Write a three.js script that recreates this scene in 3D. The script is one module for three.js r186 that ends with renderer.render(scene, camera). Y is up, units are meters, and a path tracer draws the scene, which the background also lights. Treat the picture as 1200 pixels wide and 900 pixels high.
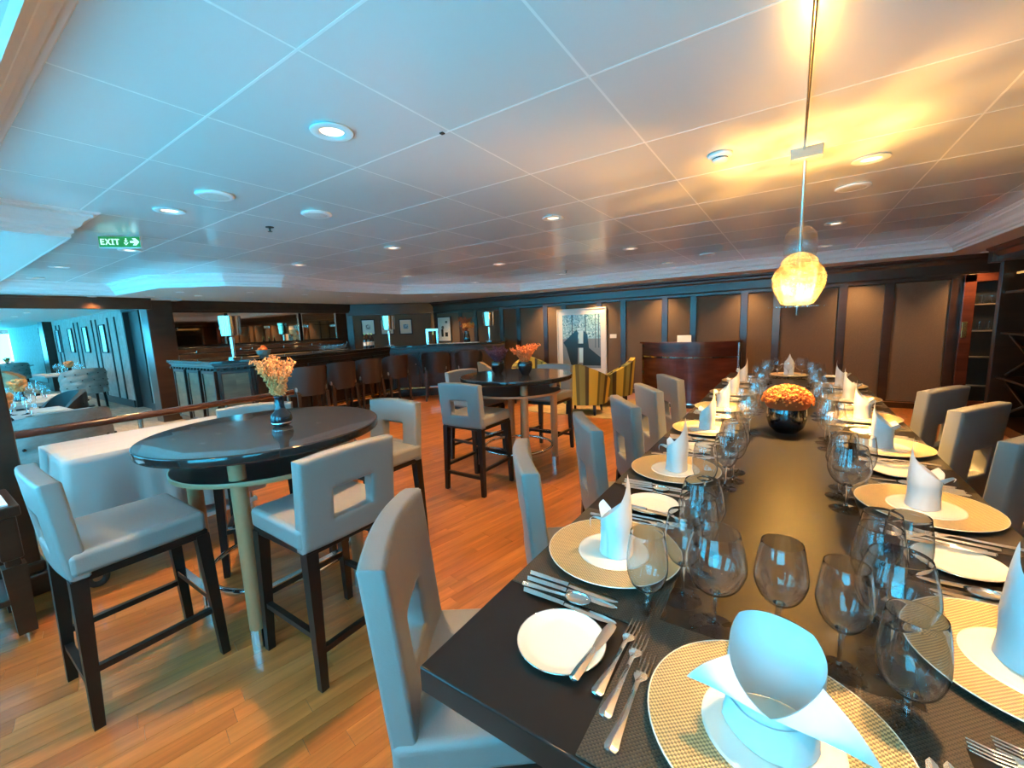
import * as THREE from 'three';
import { RoundedBoxGeometry } from 'three/addons/geometries/RoundedBoxGeometry.js';
import { TextGeometry } from 'three/addons/geometries/TextGeometry.js';
import { FontLoader } from 'three/addons/loaders/FontLoader.js';
import { mergeGeometries } from 'three/addons/utils/BufferGeometryUtils.js';

// ---------------------------------------------------------------- camera, sky, exposure
const scene = new THREE.Scene();
const camera = new THREE.PerspectiveCamera(2 * Math.atan(450 / 486) * 180 / Math.PI, 1200 / 900, 0.02, 400);
camera.position.set(0, 1.35, 0);
camera.rotation.order = 'YXZ';
camera.rotation.set(-8.0 * Math.PI / 180, 34.0 * Math.PI / 180, -2.3 * Math.PI / 180);
scene.add(camera);
// even, bright marine sky outside the windows
scene.background = new THREE.Color().setRGB(1.0, 8.2, 13.4);
// sun high behind the ship's other side: it lights the sea outside, none of it enters these windows
const sun = new THREE.DirectionalLight(new THREE.Color().setRGB(1, 0.97, 0.92), 68);
sun.position.set(12, 60, -42); sun.target.position.set(0, 0, 0); sun.castShadow = true;
Object.assign(sun.shadow.camera, { left: -60, right: 60, top: 60, bottom: -60, near: 1, far: 200 }); sun.shadow.mapSize.set(4096, 4096);
scene.add(sun, sun.target);
const renderer = new THREE.WebGLRenderer({ antialias: true });
renderer.toneMapping = THREE.LinearToneMapping;
renderer.toneMappingExposure = 1.0;
renderer.shadowMap.enabled = true;
const WARM = new THREE.Color().setRGB(1, 0.57, 0.22);
const SPOT = 15, SOFFIT = 9, PENDANT = 27;

// ---------------------------------------------------------------- helpers
let seed = 7;
const rnd = () => { seed = (seed * 1664525 + 1013904223) >>> 0; return seed / 4294967296; };
const rr = (a, b) => a + (b - a) * rnd();
const V3 = (x, y, z) => new THREE.Vector3(x, y, z);
const names = new Map();
function numbered(n) {
  const k = names.get(n) || 0; names.set(n, k + 1);
  return k ? n + '_' + String(k).padStart(3, '0') : n;
}
function shade(o) { o.castShadow = true; o.receiveShadow = true; return o; }
function thing(name, label, category, p = [0, 0, 0], turn = 0, group) {
  const o = new THREE.Group(); o.name = numbered(name); o.position.set(...p); o.rotation.y = turn;
  o.userData = { label, category }; if (group) o.userData.group = group;
  scene.add(o); return o;
}
function part(parent, name, geo, mat, label) {
  const m = shade(new THREE.Mesh(geo, mat)); m.name = name; if (label) m.userData.label = label;
  parent.add(m); return m;
}
function single(name, label, category, geo, mat, group) {
  const m = shade(new THREE.Mesh(geo, mat)); m.name = numbered(name); m.userData = { label, category };
  if (group) m.userData.group = group; scene.add(m); return m;
}
function struct(name, geo, mat, label, category) {
  const m = shade(new THREE.Mesh(geo, mat)); m.name = numbered(name);
  m.userData = { kind: 'structure', label, category }; scene.add(m); return m;
}
function copyOf(src, label, p, turn, group) {
  const c = src.clone(); c.name = numbered(src.name.replace(/_\d{3}$/, '')); c.userData = { ...src.userData, label };
  if (group) c.userData.group = group; if (p) c.position.set(...p); if (turn !== undefined) c.rotation.set(0, turn, 0);
  scene.add(c); return c;
}
// first call uses the prototype itself, later calls copies
function placer(build) {
  let proto = null;
  return (label, p, turn, group) => {
    if (!proto) { proto = build(); proto.userData.label = label; if (group) proto.userData.group = group; proto.position.set(...p); proto.rotation.y = turn; return proto; }
    return copyOf(proto, label, p, turn, group);
  };
}
const facing = (fx, fz) => Math.atan2(-fx, -fz);          // local front is -z
function tri(g, s = 1) {                                   // uv in metres from the dominant axis
  const p = g.attributes.position, n = g.attributes.normal, uv = new Float32Array(p.count * 2);
  for (let i = 0; i < p.count; i++) {
    const ax = Math.abs(n.getX(i)), ay = Math.abs(n.getY(i)), az = Math.abs(n.getZ(i));
    const x = p.getX(i), y = p.getY(i), z = p.getZ(i);
    if (ay >= ax && ay >= az) { uv[2 * i] = x * s; uv[2 * i + 1] = z * s; }
    else if (ax >= az) { uv[2 * i] = z * s; uv[2 * i + 1] = y * s; }
    else { uv[2 * i] = x * s; uv[2 * i + 1] = y * s; }
  }
  g.setAttribute('uv', new THREE.BufferAttribute(uv, 2)); return g;
}
const box = (w, h, d, x = 0, y = 0, z = 0) => tri(new THREE.BoxGeometry(w, h, d).translate(x, y, z));
const rbox = (w, h, d, x = 0, y = 0, z = 0, r = 0.006) => tri(new RoundedBoxGeometry(w, h, d, 2, Math.min(r, w / 2.05, h / 2.05, d / 2.05)).translate(x, y, z));
const cyl = (r0, r1, h, x = 0, y = 0, z = 0, n = 24) => new THREE.CylinderGeometry(r0, r1, h, n).translate(x, y, z);
const lathe = (pts, n = 32) => new THREE.LatheGeometry(pts.map(p => new THREE.Vector2(p[0], p[1])), n);
const clean = g => { const q = g.index ? g.toNonIndexed() : g; for (const k of Object.keys(q.attributes)) if (!['position', 'normal', 'uv'].includes(k)) q.deleteAttribute(k); return q; };
const merge = gs => mergeGeometries(gs.map(clean));
function tube(pts, r, n = 24, k = 8, closed = false) { return new THREE.TubeGeometry(new THREE.CatmullRomCurve3(pts.map(p => V3(...p)), closed, 'catmullrom', 0.4), n, r, k, closed); }
function bar2(a, b, w, d = w) {                            // square bar between two points
  const A = V3(...a), B = V3(...b), len = A.distanceTo(B), g = new THREE.BoxGeometry(w, len, d);
  g.applyQuaternion(new THREE.Quaternion().setFromUnitVectors(V3(0, 1, 0), B.clone().sub(A).normalize()));
  return tri(g.translate((A.x + B.x) / 2, (A.y + B.y) / 2, (A.z + B.z) / 2));
}
function rod(a, b, r, n = 12) {
  const A = V3(...a), B = V3(...b), g = new THREE.CylinderGeometry(r, r, A.distanceTo(B), n);
  g.applyQuaternion(new THREE.Quaternion().setFromUnitVectors(V3(0, 1, 0), B.clone().sub(A).normalize()));
  return g.translate((A.x + B.x) / 2, (A.y + B.y) / 2, (A.z + B.z) / 2);
}
function legGeo(top, bot, wt, wb) {                        // tapered square leg
  const a = V3(...top), b = V3(...bot), P = [];
  for (const [c, w] of [[a, wt], [b, wb]]) for (const [i, j] of [[-1, -1], [1, -1], [1, 1], [-1, 1]]) P.push([c.x + i * w / 2, c.y, c.z + j * w / 2]);
  const f = [[0, 3, 2, 1], [4, 5, 6, 7], [0, 1, 5, 4], [1, 2, 6, 5], [2, 3, 7, 6], [3, 0, 4, 7]], pos = [];
  for (const [q, r, s, t] of f) for (const i of [q, s, r, q, t, s]) pos.push(...P[i]);
  const g = new THREE.BufferGeometry(); g.setAttribute('position', new THREE.Float32BufferAttribute(pos, 3)); g.computeVertexNormals(); return tri(g);
}
function sheet(fn, nu, nv, closedU = false) {              // grid surface from fn(u,v) -> [x,y,z]
  const pos = [], idx = [], uv = [];
  for (let j = 0; j <= nv; j++) for (let i = 0; i <= nu; i++) { const p = fn(i / nu, j / nv); pos.push(...p); uv.push(i / nu, j / nv); }
  for (let j = 0; j < nv; j++) for (let i = 0; i < nu; i++) { const a = j * (nu + 1) + i, b = a + 1, c = a + nu + 1, d = c + 1; idx.push(a, b, d, a, d, c); }
  const g = new THREE.BufferGeometry(); g.setAttribute('position', new THREE.Float32BufferAttribute(pos, 3)); g.setAttribute('uv', new THREE.Float32BufferAttribute(uv, 2)); g.setIndex(idx); g.computeVertexNormals(); return g;
}
function shapeOf(pts) { const s = new THREE.Shape(); pts.forEach((p, i) => i ? s.lineTo(p[0], p[1]) : s.moveTo(p[0], p[1])); s.closePath(); return s; }
function slab(pts, y0, y1, holes = [], bevel = 0) {        // plan polygon [x,z] extruded between two heights
  const s = shapeOf(pts.map(p => [p[0], -p[1]])); for (const h of holes) s.holes.push(shapeOf(h.map(p => [p[0], -p[1]])));
  const g = new THREE.ExtrudeGeometry(s, { depth: y1 - y0 - 2 * bevel, bevelEnabled: bevel > 0, bevelThickness: bevel, bevelSize: bevel, bevelOffset: -bevel, bevelSegments: 2, curveSegments: 12 });
  g.rotateX(-Math.PI / 2).translate(0, y0 + bevel, 0); return tri(g);
}
// clip a plan polygon by an axis-aligned rectangle (Sutherland-Hodgman)
function clipBy(poly, planes) {
  let P = poly;
  for (const [a, b, c] of planes) {                        // keep a*x+b*z<=c
    const Q = [];
    for (let i = 0; i < P.length; i++) {
      const p = P[i], q = P[(i + 1) % P.length], dp = a * p[0] + b * p[1] - c, dq = a * q[0] + b * q[1] - c;
      if (dp <= 0) Q.push(p);
      if ((dp < 0 && dq > 0) || (dp > 0 && dq < 0)) { const t = dp / (dp - dq); Q.push([p[0] + t * (q[0] - p[0]), p[1] + t * (q[1] - p[1])]); }
    }
    P = Q; if (P.length < 3) return [];
  }
  return P;
}
const areaOf = P => Math.abs(P.reduce((s, p, i) => { const q = P[(i + 1) % P.length]; return s + p[0] * q[1] - q[0] * p[1]; }, 0) / 2);
function offsetPoly(P, d, closed = true) {                 // mitred offset to the left of travel
  const n = P.length, out = [];
  for (let i = 0; i < n; i++) {
    const a = P[(i - 1 + n) % n], b = P[i], c = P[(i + 1) % n];
    const e = (p, q) => { const l = Math.hypot(q[0] - p[0], q[1] - p[1]); return [(q[0] - p[0]) / l, (q[1] - p[1]) / l]; };
    const e1 = closed || i > 0 ? e(a, b) : e(b, c), e2 = closed || i < n - 1 ? e(b, c) : e(a, b);
    const n1 = [e1[1], -e1[0]], n2 = [e2[1], -e2[0]], m = [n1[0] + n2[0], n1[1] + n2[1]], l = (m[0] * n1[0] + m[1] * n1[1]);
    out.push([b[0] + m[0] * d / l, b[1] + m[1] * d / l]);
  }
  return out;
}
function sweep(path, profile, closed = false) {            // profile [[offset, y]...] swept along a plan path, flat faces
  const rows = profile.map(([d]) => offsetPoly(path, d, closed)), pos = [], n = path.length, m = closed ? n : n - 1;
  for (let k = 0; k < profile.length - 1; k++) for (let i = 0; i < m; i++) {
    const j = (i + 1) % n, A = rows[k][i], B = rows[k][j], C = rows[k + 1][j], D = rows[k + 1][i], y0 = profile[k][1], y1 = profile[k + 1][1];
    pos.push(A[0], y0, A[1], B[0], y0, B[1], C[0], y1, C[1], A[0], y0, A[1], C[0], y1, C[1], D[0], y1, D[1]);
  }
  const g = new THREE.BufferGeometry(); g.setAttribute('position', new THREE.Float32BufferAttribute(pos, 3)); g.computeVertexNormals(); return tri(g);
}

// ---------------------------------------------------------------- textures
function noise2(n, ox = 0) {                               // tileable value noise on an n-cell grid
  const G = new Float32Array(n * n).map(() => rnd());
  return (x, y) => { const xi = Math.floor(x), yi = Math.floor(y), f = x - xi, g = y - yi, s = t => t * t * (3 - 2 * t), m = v => ((v % n) + n) % n;
    const a = G[m(yi) * n + m(xi)], b = G[m(yi) * n + m(xi + 1)], c = G[m(yi + 1) * n + m(xi)], d = G[m(yi + 1) * n + m(xi + 1)];
    return a + (b - a) * s(f) + (c - a) * s(g) + (a - b - c + d) * s(f) * s(g); };
}
function tex(w, h, fn, srgb = true, rep = [1, 1]) {
  const d = new Uint8Array(w * h * 4);
  for (let y = 0; y < h; y++) for (let x = 0; x < w; x++) { const c = fn(x / w, y / h, x, y), o = (y * w + x) * 4; d[o] = c[0]; d[o + 1] = c[1]; d[o + 2] = c[2]; d[o + 3] = 255; }
  const t = new THREE.DataTexture(d, w, h); t.wrapS = t.wrapT = THREE.RepeatWrapping; t.magFilter = THREE.LinearFilter; t.minFilter = THREE.LinearMipmapLinearFilter; t.generateMipmaps = true;
  if (srgb) t.colorSpace = THREE.SRGBColorSpace; t.repeat.set(...rep); t.needsUpdate = true; return t;
}
const grey = v => [v, v, v];
const nA = noise2(16), nB = noise2(64), nC = noise2(128);
const grainTex = tex(256, 256, (u, v) => { const a = nA(u * 4, v * 16), b = nB(u * 6, v * 64), c = nC(u * 16, v * 128); return grey(175 + 45 * a + 22 * b + 13 * c); });
const mottleTex = tex(256, 256, (u, v) => grey(205 + 25 * nA(u * 16, v * 16) + 15 * nB(u * 64, v * 64) + 10 * nC(u * 128, v * 128)), true);
const hideBump = tex(256, 256, (u, v) => grey(90 + 90 * nC(u * 128, v * 128) + 60 * nB(u * 64, v * 64)), false, [5, 5]);
const clothBump = tex(128, 128, (u, v, x, y) => grey(120 + 60 * Math.sin(x * Math.PI / 2) * Math.sin(y * Math.PI / 2) + 40 * nB(u * 64, v * 64)), false, [9, 9]);
const waveBump = tex(256, 256, (u, v) => grey(255 * (0.6 * nA(u * 16, v * 16) + 0.4 * nB(u * 64, v * 64))), false);
const fabricTex = tex(128, 128, (u, v, x, y) => grey(190 + 35 * ((x + y) % 2) + 30 * nB(u * 64, v * 64)), true, [4, 4]);
// basket weave for chargers (gold) and mats (dark): grey relief and colour
const weaveH = (x, y, n) => { const i = Math.floor(x / n), j = Math.floor(y / n), fx = x / n - i - 0.5, fy = y / n - j - 0.5, o = (i + j) % 2; return o ? Math.cos(fx * Math.PI) * (0.75 + 0.25 * Math.cos(fy * 2 * Math.PI)) : Math.cos(fy * Math.PI) * (0.75 + 0.25 * Math.cos(fx * 2 * Math.PI)); };
const weaveBump = tex(128, 128, (u, v, x, y) => grey(40 + 200 * weaveH(x, y, 16)), false, [34, 34]);
const weaveTex = tex(128, 128, (u, v, x, y) => { const o = (Math.floor(x / 16) + Math.floor(y / 16)) % 2; return grey(o ? 250 : 165); }, true, [34, 34]);

// ---------------------------------------------------------------- materials
const std = (o) => new THREE.MeshStandardMaterial(o);
const phy = (o) => new THREE.MeshPhysicalMaterial(o);
const lin = (r, g, b) => new THREE.Color().setRGB(r, g, b);
const M = {
  ceiling: phy({ color: lin(0.68, 0.69, 0.68), roughness: 0.28, bumpMap: waveBump, bumpScale: 0.0004, clearcoat: 0.5, clearcoatRoughness: 0.12 }),
  white: std({ color: lin(0.84, 0.84, 0.83), roughness: 0.5 }),
  joint: std({ color: lin(0.85, 0.85, 0.83), roughness: 0.35 }),
  soffit: std({ color: lin(0.66, 0.65, 0.62), roughness: 0.6 }),
  darkWood: phy({ color: lin(0.05, 0.024, 0.015), map: grainTex, roughness: 0.3, clearcoat: 0.35, clearcoatRoughness: 0.2 }),
  redWood: phy({ color: lin(0.13, 0.035, 0.02), map: grainTex, roughness: 0.25, clearcoat: 0.5, clearcoatRoughness: 0.12 }),
  panel: std({ color: lin(0.20, 0.135, 0.085), map: fabricTex, roughness: 0.85 }),
  greyWall: std({ color: lin(0.40, 0.39, 0.36), map: mottleTex, roughness: 0.75 }),
  leather: phy({ color: lin(0.225, 0.222, 0.21), roughness: 0.4, bumpMap: hideBump, bumpScale: 0.0006 }),
  espresso: phy({ color: lin(0.03, 0.018, 0.014), roughness: 0.45, bumpMap: hideBump, bumpScale: 0.0006 }),
  black: std({ color: lin(0.008, 0.007, 0.007), map: grainTex, roughness: 0.38 }),
  lacquer: phy({ color: lin(0.014, 0.013, 0.013), roughness: 0.2, specularIntensity: 0.4, clearcoat: 0.7, clearcoatRoughness: 0.03 }),
  tableTop: phy({ color: lin(0.014, 0.011, 0.009), roughness: 0.4, specularIntensity: 0.2, clearcoat: 0.42, clearcoatRoughness: 0.03 }),
  bronze: std({ color: lin(0.40, 0.205, 0.10), roughness: 0.4 }),
  chrome: std({ color: lin(0.75, 0.75, 0.75), roughness: 0.12, metalness: 1 }),
  steel: std({ color: lin(0.72, 0.70, 0.66), roughness: 0.2, metalness: 1 }),
  brass: std({ color: lin(0.75, 0.52, 0.2), roughness: 0.25, metalness: 1 }),
  glass: phy({ color: lin(0.97, 0.98, 0.98), roughness: 0.02, transmission: 1, thickness: 0, ior: 1.7, side: THREE.DoubleSide }),
  solidGlass: phy({ color: lin(1, 1, 1), roughness: 0.015, transmission: 1, thickness: 0.01, ior: 1.36 }),
  pane: phy({ color: lin(0.95, 0.97, 0.97), roughness: 0.02, transmission: 1, thickness: 0, ior: 1.45 }),
  smoked: phy({ color: lin(0.006, 0.006, 0.008), roughness: 0.05, clearcoat: 1, clearcoatRoughness: 0.02 }),
  blueGlass: phy({ color: lin(0.006, 0.014, 0.028), roughness: 0.05, clearcoat: 0.4, clearcoatRoughness: 0.02 }),
  china: phy({ color: lin(0.82, 0.77, 0.64), roughness: 0.18, clearcoat: 0.6, clearcoatRoughness: 0.06 }),
  goldWeave: std({ color: lin(0.78, 0.55, 0.25), map: weaveTex, roughness: 0.4, metalness: 0.25, bumpMap: weaveBump, bumpScale: 0.0012 }),
  darkWeave: std({ color: lin(0.075, 0.055, 0.034), map: weaveTex, roughness: 0.55, bumpMap: weaveBump, bumpScale: 0.0012 }),
  linen: std({ color: lin(0.72, 0.71, 0.69), roughness: 0.9, bumpMap: clothBump, bumpScale: 0.0003, side: THREE.DoubleSide }),
  cloth: std({ color: lin(0.38, 0.37, 0.35), roughness: 0.9, bumpMap: clothBump, bumpScale: 0.0004, side: THREE.DoubleSide }),
  orange: std({ color: lin(0.62, 0.13, 0.01), roughness: 0.7 }),
  coral: std({ color: lin(0.85, 0.33, 0.11), roughness: 0.8, side: THREE.DoubleSide }),
  rust: std({ color: lin(0.45, 0.11, 0.04), roughness: 0.8, side: THREE.DoubleSide }),
  plum: std({ color: lin(0.09, 0.035, 0.07), roughness: 0.8, side: THREE.DoubleSide }),
  stem: std({ color: lin(0.16, 0.09, 0.04), roughness: 0.8 }),
  mirror: std({ color: lin(0.55, 0.46, 0.36), roughness: 0.03, metalness: 1 }),
  carpet: std({ color: lin(0.40, 0.32, 0.24), map: grainTex, roughness: 0.6 }),
  tuft: std({ color: lin(0.30, 0.33, 0.31), map: mottleTex, roughness: 0.7 }),
  tan: std({ color: lin(0.42, 0.30, 0.18), map: mottleTex, roughness: 0.75 }),
  paper: std({ color: lin(0.82, 0.80, 0.74), roughness: 0.7 }),
  slate: std({ color: lin(0.02, 0.02, 0.02), roughness: 0.5 }),
  sea: std({ color: lin(0.025, 0.44, 0.62), roughness: 0.8 }),
  deck: std({ color: lin(0.30, 0.17, 0.09), roughness: 0.7 }),
  lampGlow: std({ color: lin(0.9, 0.85, 0.75), emissive: lin(1, 0.78, 0.5), emissiveIntensity: 3.2, roughness: 0.5 }),
  bulb: std({ color: lin(0.9, 0.8, 0.6), emissive: lin(1, 0.74, 0.34), emissiveIntensity: 7, roughness: 0.4 }),
  shelfGlow: std({ color: lin(0.8, 0.6, 0.3), emissive: lin(1, 0.5, 0.12), emissiveIntensity: 0.8, roughness: 0.5 }),
};

// ---------------------------------------------------------------- floor
const CE = 2.15, SO = 2.0, FARZ = -7.7;
{
  const floor = struct('floor', slab([[-25.5, 0.75], [3, 0.75], [3, -8.1], [-25.5, -8.1]], -0.14, -0.02), M.deck, 'wooden deck under the room floor', 'floor');
  const tones = [[0.54, 0.18, 0.04], [0.60, 0.21, 0.05], [0.49, 0.155, 0.034], [0.57, 0.195, 0.045], [0.64, 0.235, 0.06], [0.52, 0.17, 0.037]];
  const mats = tones.map(t => phy({ color: lin(...t), map: grainTex, roughness: 0.3, bumpMap: waveBump, bumpScale: 0.0002, clearcoat: 0.55, clearcoatRoughness: 0.13 }));
  const A = 12 * Math.PI / 180, dx = Math.sin(A), dz = -Math.cos(A), ex = Math.cos(A), ez = Math.sin(A);   // plank direction, across
  const W = 0.078, planks = [];
  const regions = [[[1, 0, 2.7], [-1, 0, 4.3], [0, 1, 0.7], [0, -1, 7.74]], [[1, 0, -4.3], [-1, 0, 7.0], [0, 1, -2.3], [0, -1, 7.74]]];
  for (const R of regions) for (let i = -110; i < 70; i++) {
    let s = -3 + rr(-0.9, 0);
    while (s < 11) {
      const L = rr(0.7, 1.3), g = 0.0006, a0 = i * W + g, a1 = (i + 1) * W - g, s0 = s + g, s1 = s + L - g; s += L;
      const q = [[a0, s0], [a1, s0], [a1, s1], [a0, s1]].map(([a, t]) => [a * ex + t * dx, a * ez + t * dz]);
      const P = clipBy(q, R); if (P.length < 3 || areaOf(P) < 0.0008) continue;
      const c = [P.reduce((t, p) => t + p[0], 0) / P.length, P.reduce((t, p) => t + p[1], 0) / P.length];
      // rank: how near to the open floor that the camera sees
      const vis = Math.atan2(-c[0], -c[1]) * 180 / Math.PI, d = Math.hypot(c[0], c[1]);
      const seen = c[0] < -0.75 && c[0] > -4.0 && vis > 8 && vis < 88 ? d : 100 + d;
      planks.push({ P, m: Math.floor(rnd() * mats.length), seen });
    }
  }
  planks.sort((a, b) => a.seen - b.seen);
  const mk = (P) => { const g = slab(P, -0.02, 0); const uv = g.attributes.uv, p = g.attributes.position, o = rnd() * 7; for (let i = 0; i < p.count; i++) { const x = p.getX(i), z = p.getZ(i); uv.setXY(i, (x * dx + z * dz) * 0.8 + o, (x * ex + z * ez) * 2 + o * 1.7); } return g; };
  planks.slice(0, 300).forEach(k => part(floor, 'plank', mk(k.P), mats[k.m]));
  mats.forEach((m, i) => { const gs = planks.slice(300).filter(k => k.m === i).map(k => mk(k.P)); const o = part(floor, 'plank_field', merge(gs), m); o.userData.kind = 'stuff'; });
  part(floor, 'dining_floor', slab([[-25.5, 0.75], [-4.3, 0.75], [-4.3, -2.3], [-7, -2.3], [-7, -8], [-25.5, -8]], -0.02, 0), M.carpet, 'pale floor of the dining area');
}

// ---------------------------------------------------------------- ceiling: tiled field, crown moulding, soffit
const field = [[1.55, -0.23], [1.55, -7.1], [-4.4, -6.95], [-5.95, -5.3], [-6.05, -4.1], [-5.85, -3.1], [-6.05, -2.5], [-6.7, -2.0], [-8.05, -1.9], [-8.05, -0.72], [-3.75, -0.72], [-3.75, -0.23]];
{
  const ceil = struct('ceiling', slab([[-9.2, 0.75], [2.8, 0.75], [2.8, -8.1], [-9.2, -8.1]], 2.2, 2.28), M.white, 'ceiling deck above the glossy tiles', 'ceiling');
  // which side is inside: pick the sign that shrinks the field
  const inner = areaOf(offsetPoly(field, 0.13)) < areaOf(field) ? 1 : -1;
  const top = offsetPoly(field, 0.13 * inner);
  const X0 = 0.02, Z0 = -0.76, TX = 0.61, TZ = 0.638, gap = 0.004;
  for (let i = -14; i < 4; i++) for (let j = -2; j < 11; j++) {
    const x0 = X0 + i * TX + gap, x1 = X0 + (i + 1) * TX - gap, z1 = Z0 - j * TZ - gap, z0 = Z0 - (j + 1) * TZ + gap;
    const P = clipBy(top, [[1, 0, x1], [-1, 0, -x0], [0, 1, z1], [0, -1, -z0]]);
    if (P.length < 3 || areaOf(P) < 0.004) continue;
    part(ceil, 'tile', slab(P, CE, CE + 0.03), M.ceiling);
  }
  const bars = [];
  for (let i = -14; i < 5; i++) { const x = X0 + i * TX, P = clipBy(top, [[1, 0, x + 0.0042], [-1, 0, -(x - 0.0042)]]); if (P.length > 2 && areaOf(P) > 0.001) bars.push(slab(P, CE - 0.0006, CE + 0.02)); }
  for (let j = -2; j < 12; j++) { const z = Z0 - j * TZ, P = clipBy(top, [[0, 1, z + 0.0042], [0, -1, -(z - 0.0042)]]); if (P.length > 2 && areaOf(P) > 0.001) bars.push(slab(P, CE - 0.0008, CE + 0.02)); }
  part(ceil, 'joint_strips', merge(bars), M.joint, 'thin white strips over the joints between tiles');
  const pr = [[-0.012, SO - 0.001], [0.004, SO - 0.001], [0.004, SO + 0.02], [0.018, SO + 0.03], [0.018, SO + 0.05], [0.045, SO + 0.065], [0.06, SO + 0.095], [0.085, SO + 0.115], [0.1, SO + 0.12], [0.1, SO + 0.135], [0.125, SO + 0.14], [0.135, CE + 0.004]];
  struct('trim_1', sweep(field, pr.map(([d, y]) => [d * inner, y]), true), M.white, 'pale stepped crown moulding round the raised tiled ceiling', 'moulding');
  struct('ceiling_soffit', slab([[-8.55, 0.62], [2.7, 0.62], [2.7, -7.95], [-9.0, -7.95], [-9.0, -2.55], [-8.55, -2.55]], SO, SO + 0.2, [field]), M.soffit, 'lower pale soffit around the raised tiled ceiling', 'ceiling');
  // fine horizontal ribs of the crown are its own steps; dining area ceiling
  struct('ceiling_dining', slab([[-25.5, 0.75], [-8.4, 0.75], [-8.4, -2.8], [-25.5, -2.8]], 1.98, 2.1), M.soffit, 'flat ceiling over the dining area', 'ceiling');
}

// ---------------------------------------------------------------- walls
function wallPanels(parent, to, pil, y0, y1, mats, w = 0.1) {   // to(s) -> place on wall; pil = pilaster centres along s
  for (let i = 0; i < pil.length - 1; i++) part(parent, 'fabric_panel', to(rbox(pil[i + 1] - pil[i] - w, y1 - y0, 0.016, (pil[i] + pil[i + 1]) / 2, (y0 + y1) / 2, 0.008, 0.004)), mats[0]);
  for (const s of pil) part(parent, 'pilaster', to(rbox(w, y1 - y0 + 0.02, 0.04, s, (y0 + y1) / 2, 0.02, 0.004)), mats[1]);
}
{
  const wall = struct('wall_far', slab([[-7.6, -7.86], [2.8, -7.86], [2.8, -7.72], [-7.6, -7.72]], 0, 2.2), M.darkWood, 'dark wood wall with brown fabric panels between pilasters', 'wall');
  const pil = [-7.42, -6.6, -6.15, -5.4, -4.95, -4.28, -3.85, -3.09, -2.62, -1.87, -1.4, -0.64, -0.2, 0.6, 1.1, 1.74];
  wallPanels(wall, g => g.translate(0, 0, -7.72), pil, 0.1, 1.71, [M.panel, M.darkWood]);
  struct('trim_2', sweep([[-7.62, -7.70], [2.0, -7.70]], [[-0.01, 1.71], [0.02, 1.72], [0.02, 1.76], [0.045, 1.78], [0.045, 1.9], [0.075, 1.93], [0.075, 1.955], [0.11, 1.975], [0.11, 2.0]].map(([d, y]) => [-d, y])), M.darkWood, 'dark wood cornice along the panelled wall', 'cornice');
  const base = struct('baseboard_far', rbox(9.4, 0.1, 0.03, -2.8, 0.05, -7.695), M.darkWood, 'dark wood baseboard with a metal line', 'baseboard');
  part(base, 'metal_line', box(9.4, 0.012, 0.004, -2.8, 0.085, -7.678), M.chrome, 'thin metal strip');
  // slanted corner wall with three small pictures
  const a = [-8.78, -6.15], b = [-7.5, -7.72], L = Math.hypot(b[0] - a[0], b[1] - a[1]), th = -Math.atan2(b[1] - a[1], b[0] - a[0]);
  const to = g => g.applyMatrix4(new THREE.Matrix4().makeRotationY(th).setPosition(a[0], 0, a[1]));
  const w2 = struct('wall_corner', to(box(L + 0.1, 2.2, 0.1, L / 2, 1.1, -0.05)), M.darkWood, 'slanted dark wall with brown fabric panels', 'wall');
  wallPanels(w2, to, [0.06, L - 0.04], 0.1, 1.73, [M.panel, M.darkWood]);
  struct('trim_3', to(rbox(L, 0.25, 0.08, L / 2, 1.87, 0.04)), M.darkWood, 'dark cornice over the slanted wall', 'cornice');
  // wall behind the bar
  struct('wall_bar', box(0.12, 2.2, 3.75, -8.86, 1.1, -4.3), M.darkWood, 'dark wood wall behind the bar', 'wall');
  struct('trim_4', merge([rbox(0.14, 0.16, 3.8, -8.74, 1.92, -4.3), rbox(0.1, 0.05, 3.8, -8.74, 1.82, -4.3)]), M.darkWood, 'dark wood cornice above the mirrored back bar', 'cornice');
  // end wall pier between bar and dining area, and dining wall
  struct('wall_pier', rbox(0.3, 2.0, 0.34, -8.68, 1.0, -2.52), M.darkWood, 'dark wood pier where the bar meets the dining area', 'pier');
  struct('trim_5', merge([rbox(0.16, 0.15, 3.0, -8.45, 1.905, -0.88), rbox(0.2, 0.03, 3.0, -8.45, 1.985, -0.88)]), M.darkWood, 'dark wood header beam over the dining area opening', 'beam');
  const dw = struct('wall_dining', merge([box(14.2, 2.1, 0.12, -18.2, 1.05, -2.72), box(1.2, 2.1, 0.12, -9.45, 1.05, -2.72), box(1.2, 0.16, 0.12, -10.6, 2.02, -2.72)]), M.greyWall, 'grey panelled wall of the dining area', 'wall');
  for (const x of [-11.6, -12.1, -13.0, -13.35, -14.6, -15.0, -16.6, -17, -19, -19.4]) part(dw, 'moulding', box(0.05, 1.75, 0.02, x, 0.98, -2.65), M.slate, 'dark vertical moulding');
  part(dw, 'dark_pilaster', rbox(0.6, 2.0, 0.25, -17.8, 1.0, -2.6), M.darkWood);
  struct('baseboard_dining', merge([box(1.25, 0.16, 0.03, -9.45, 0.08, -2.64), box(14.2, 0.14, 0.03, -18.2, 0.07, -2.64)]), M.slate, 'dark baseboard along the dining wall', 'baseboard');
  const dr = struct('door_1', box(1.08, 1.98, 0.05, -10.575, 0.99, -2.765), M.slate, 'dark door set in the grey dining wall', 'door');
  part(dr, 'door_frame', merge([box(0.07, 1.98, 0.1, -11.05, 0.99, -2.70), box(0.07, 1.98, 0.1, -10.13, 0.99, -2.70), box(0.99, 0.07, 0.1, -10.6, 1.95, -2.70)]), M.slate);
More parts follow.
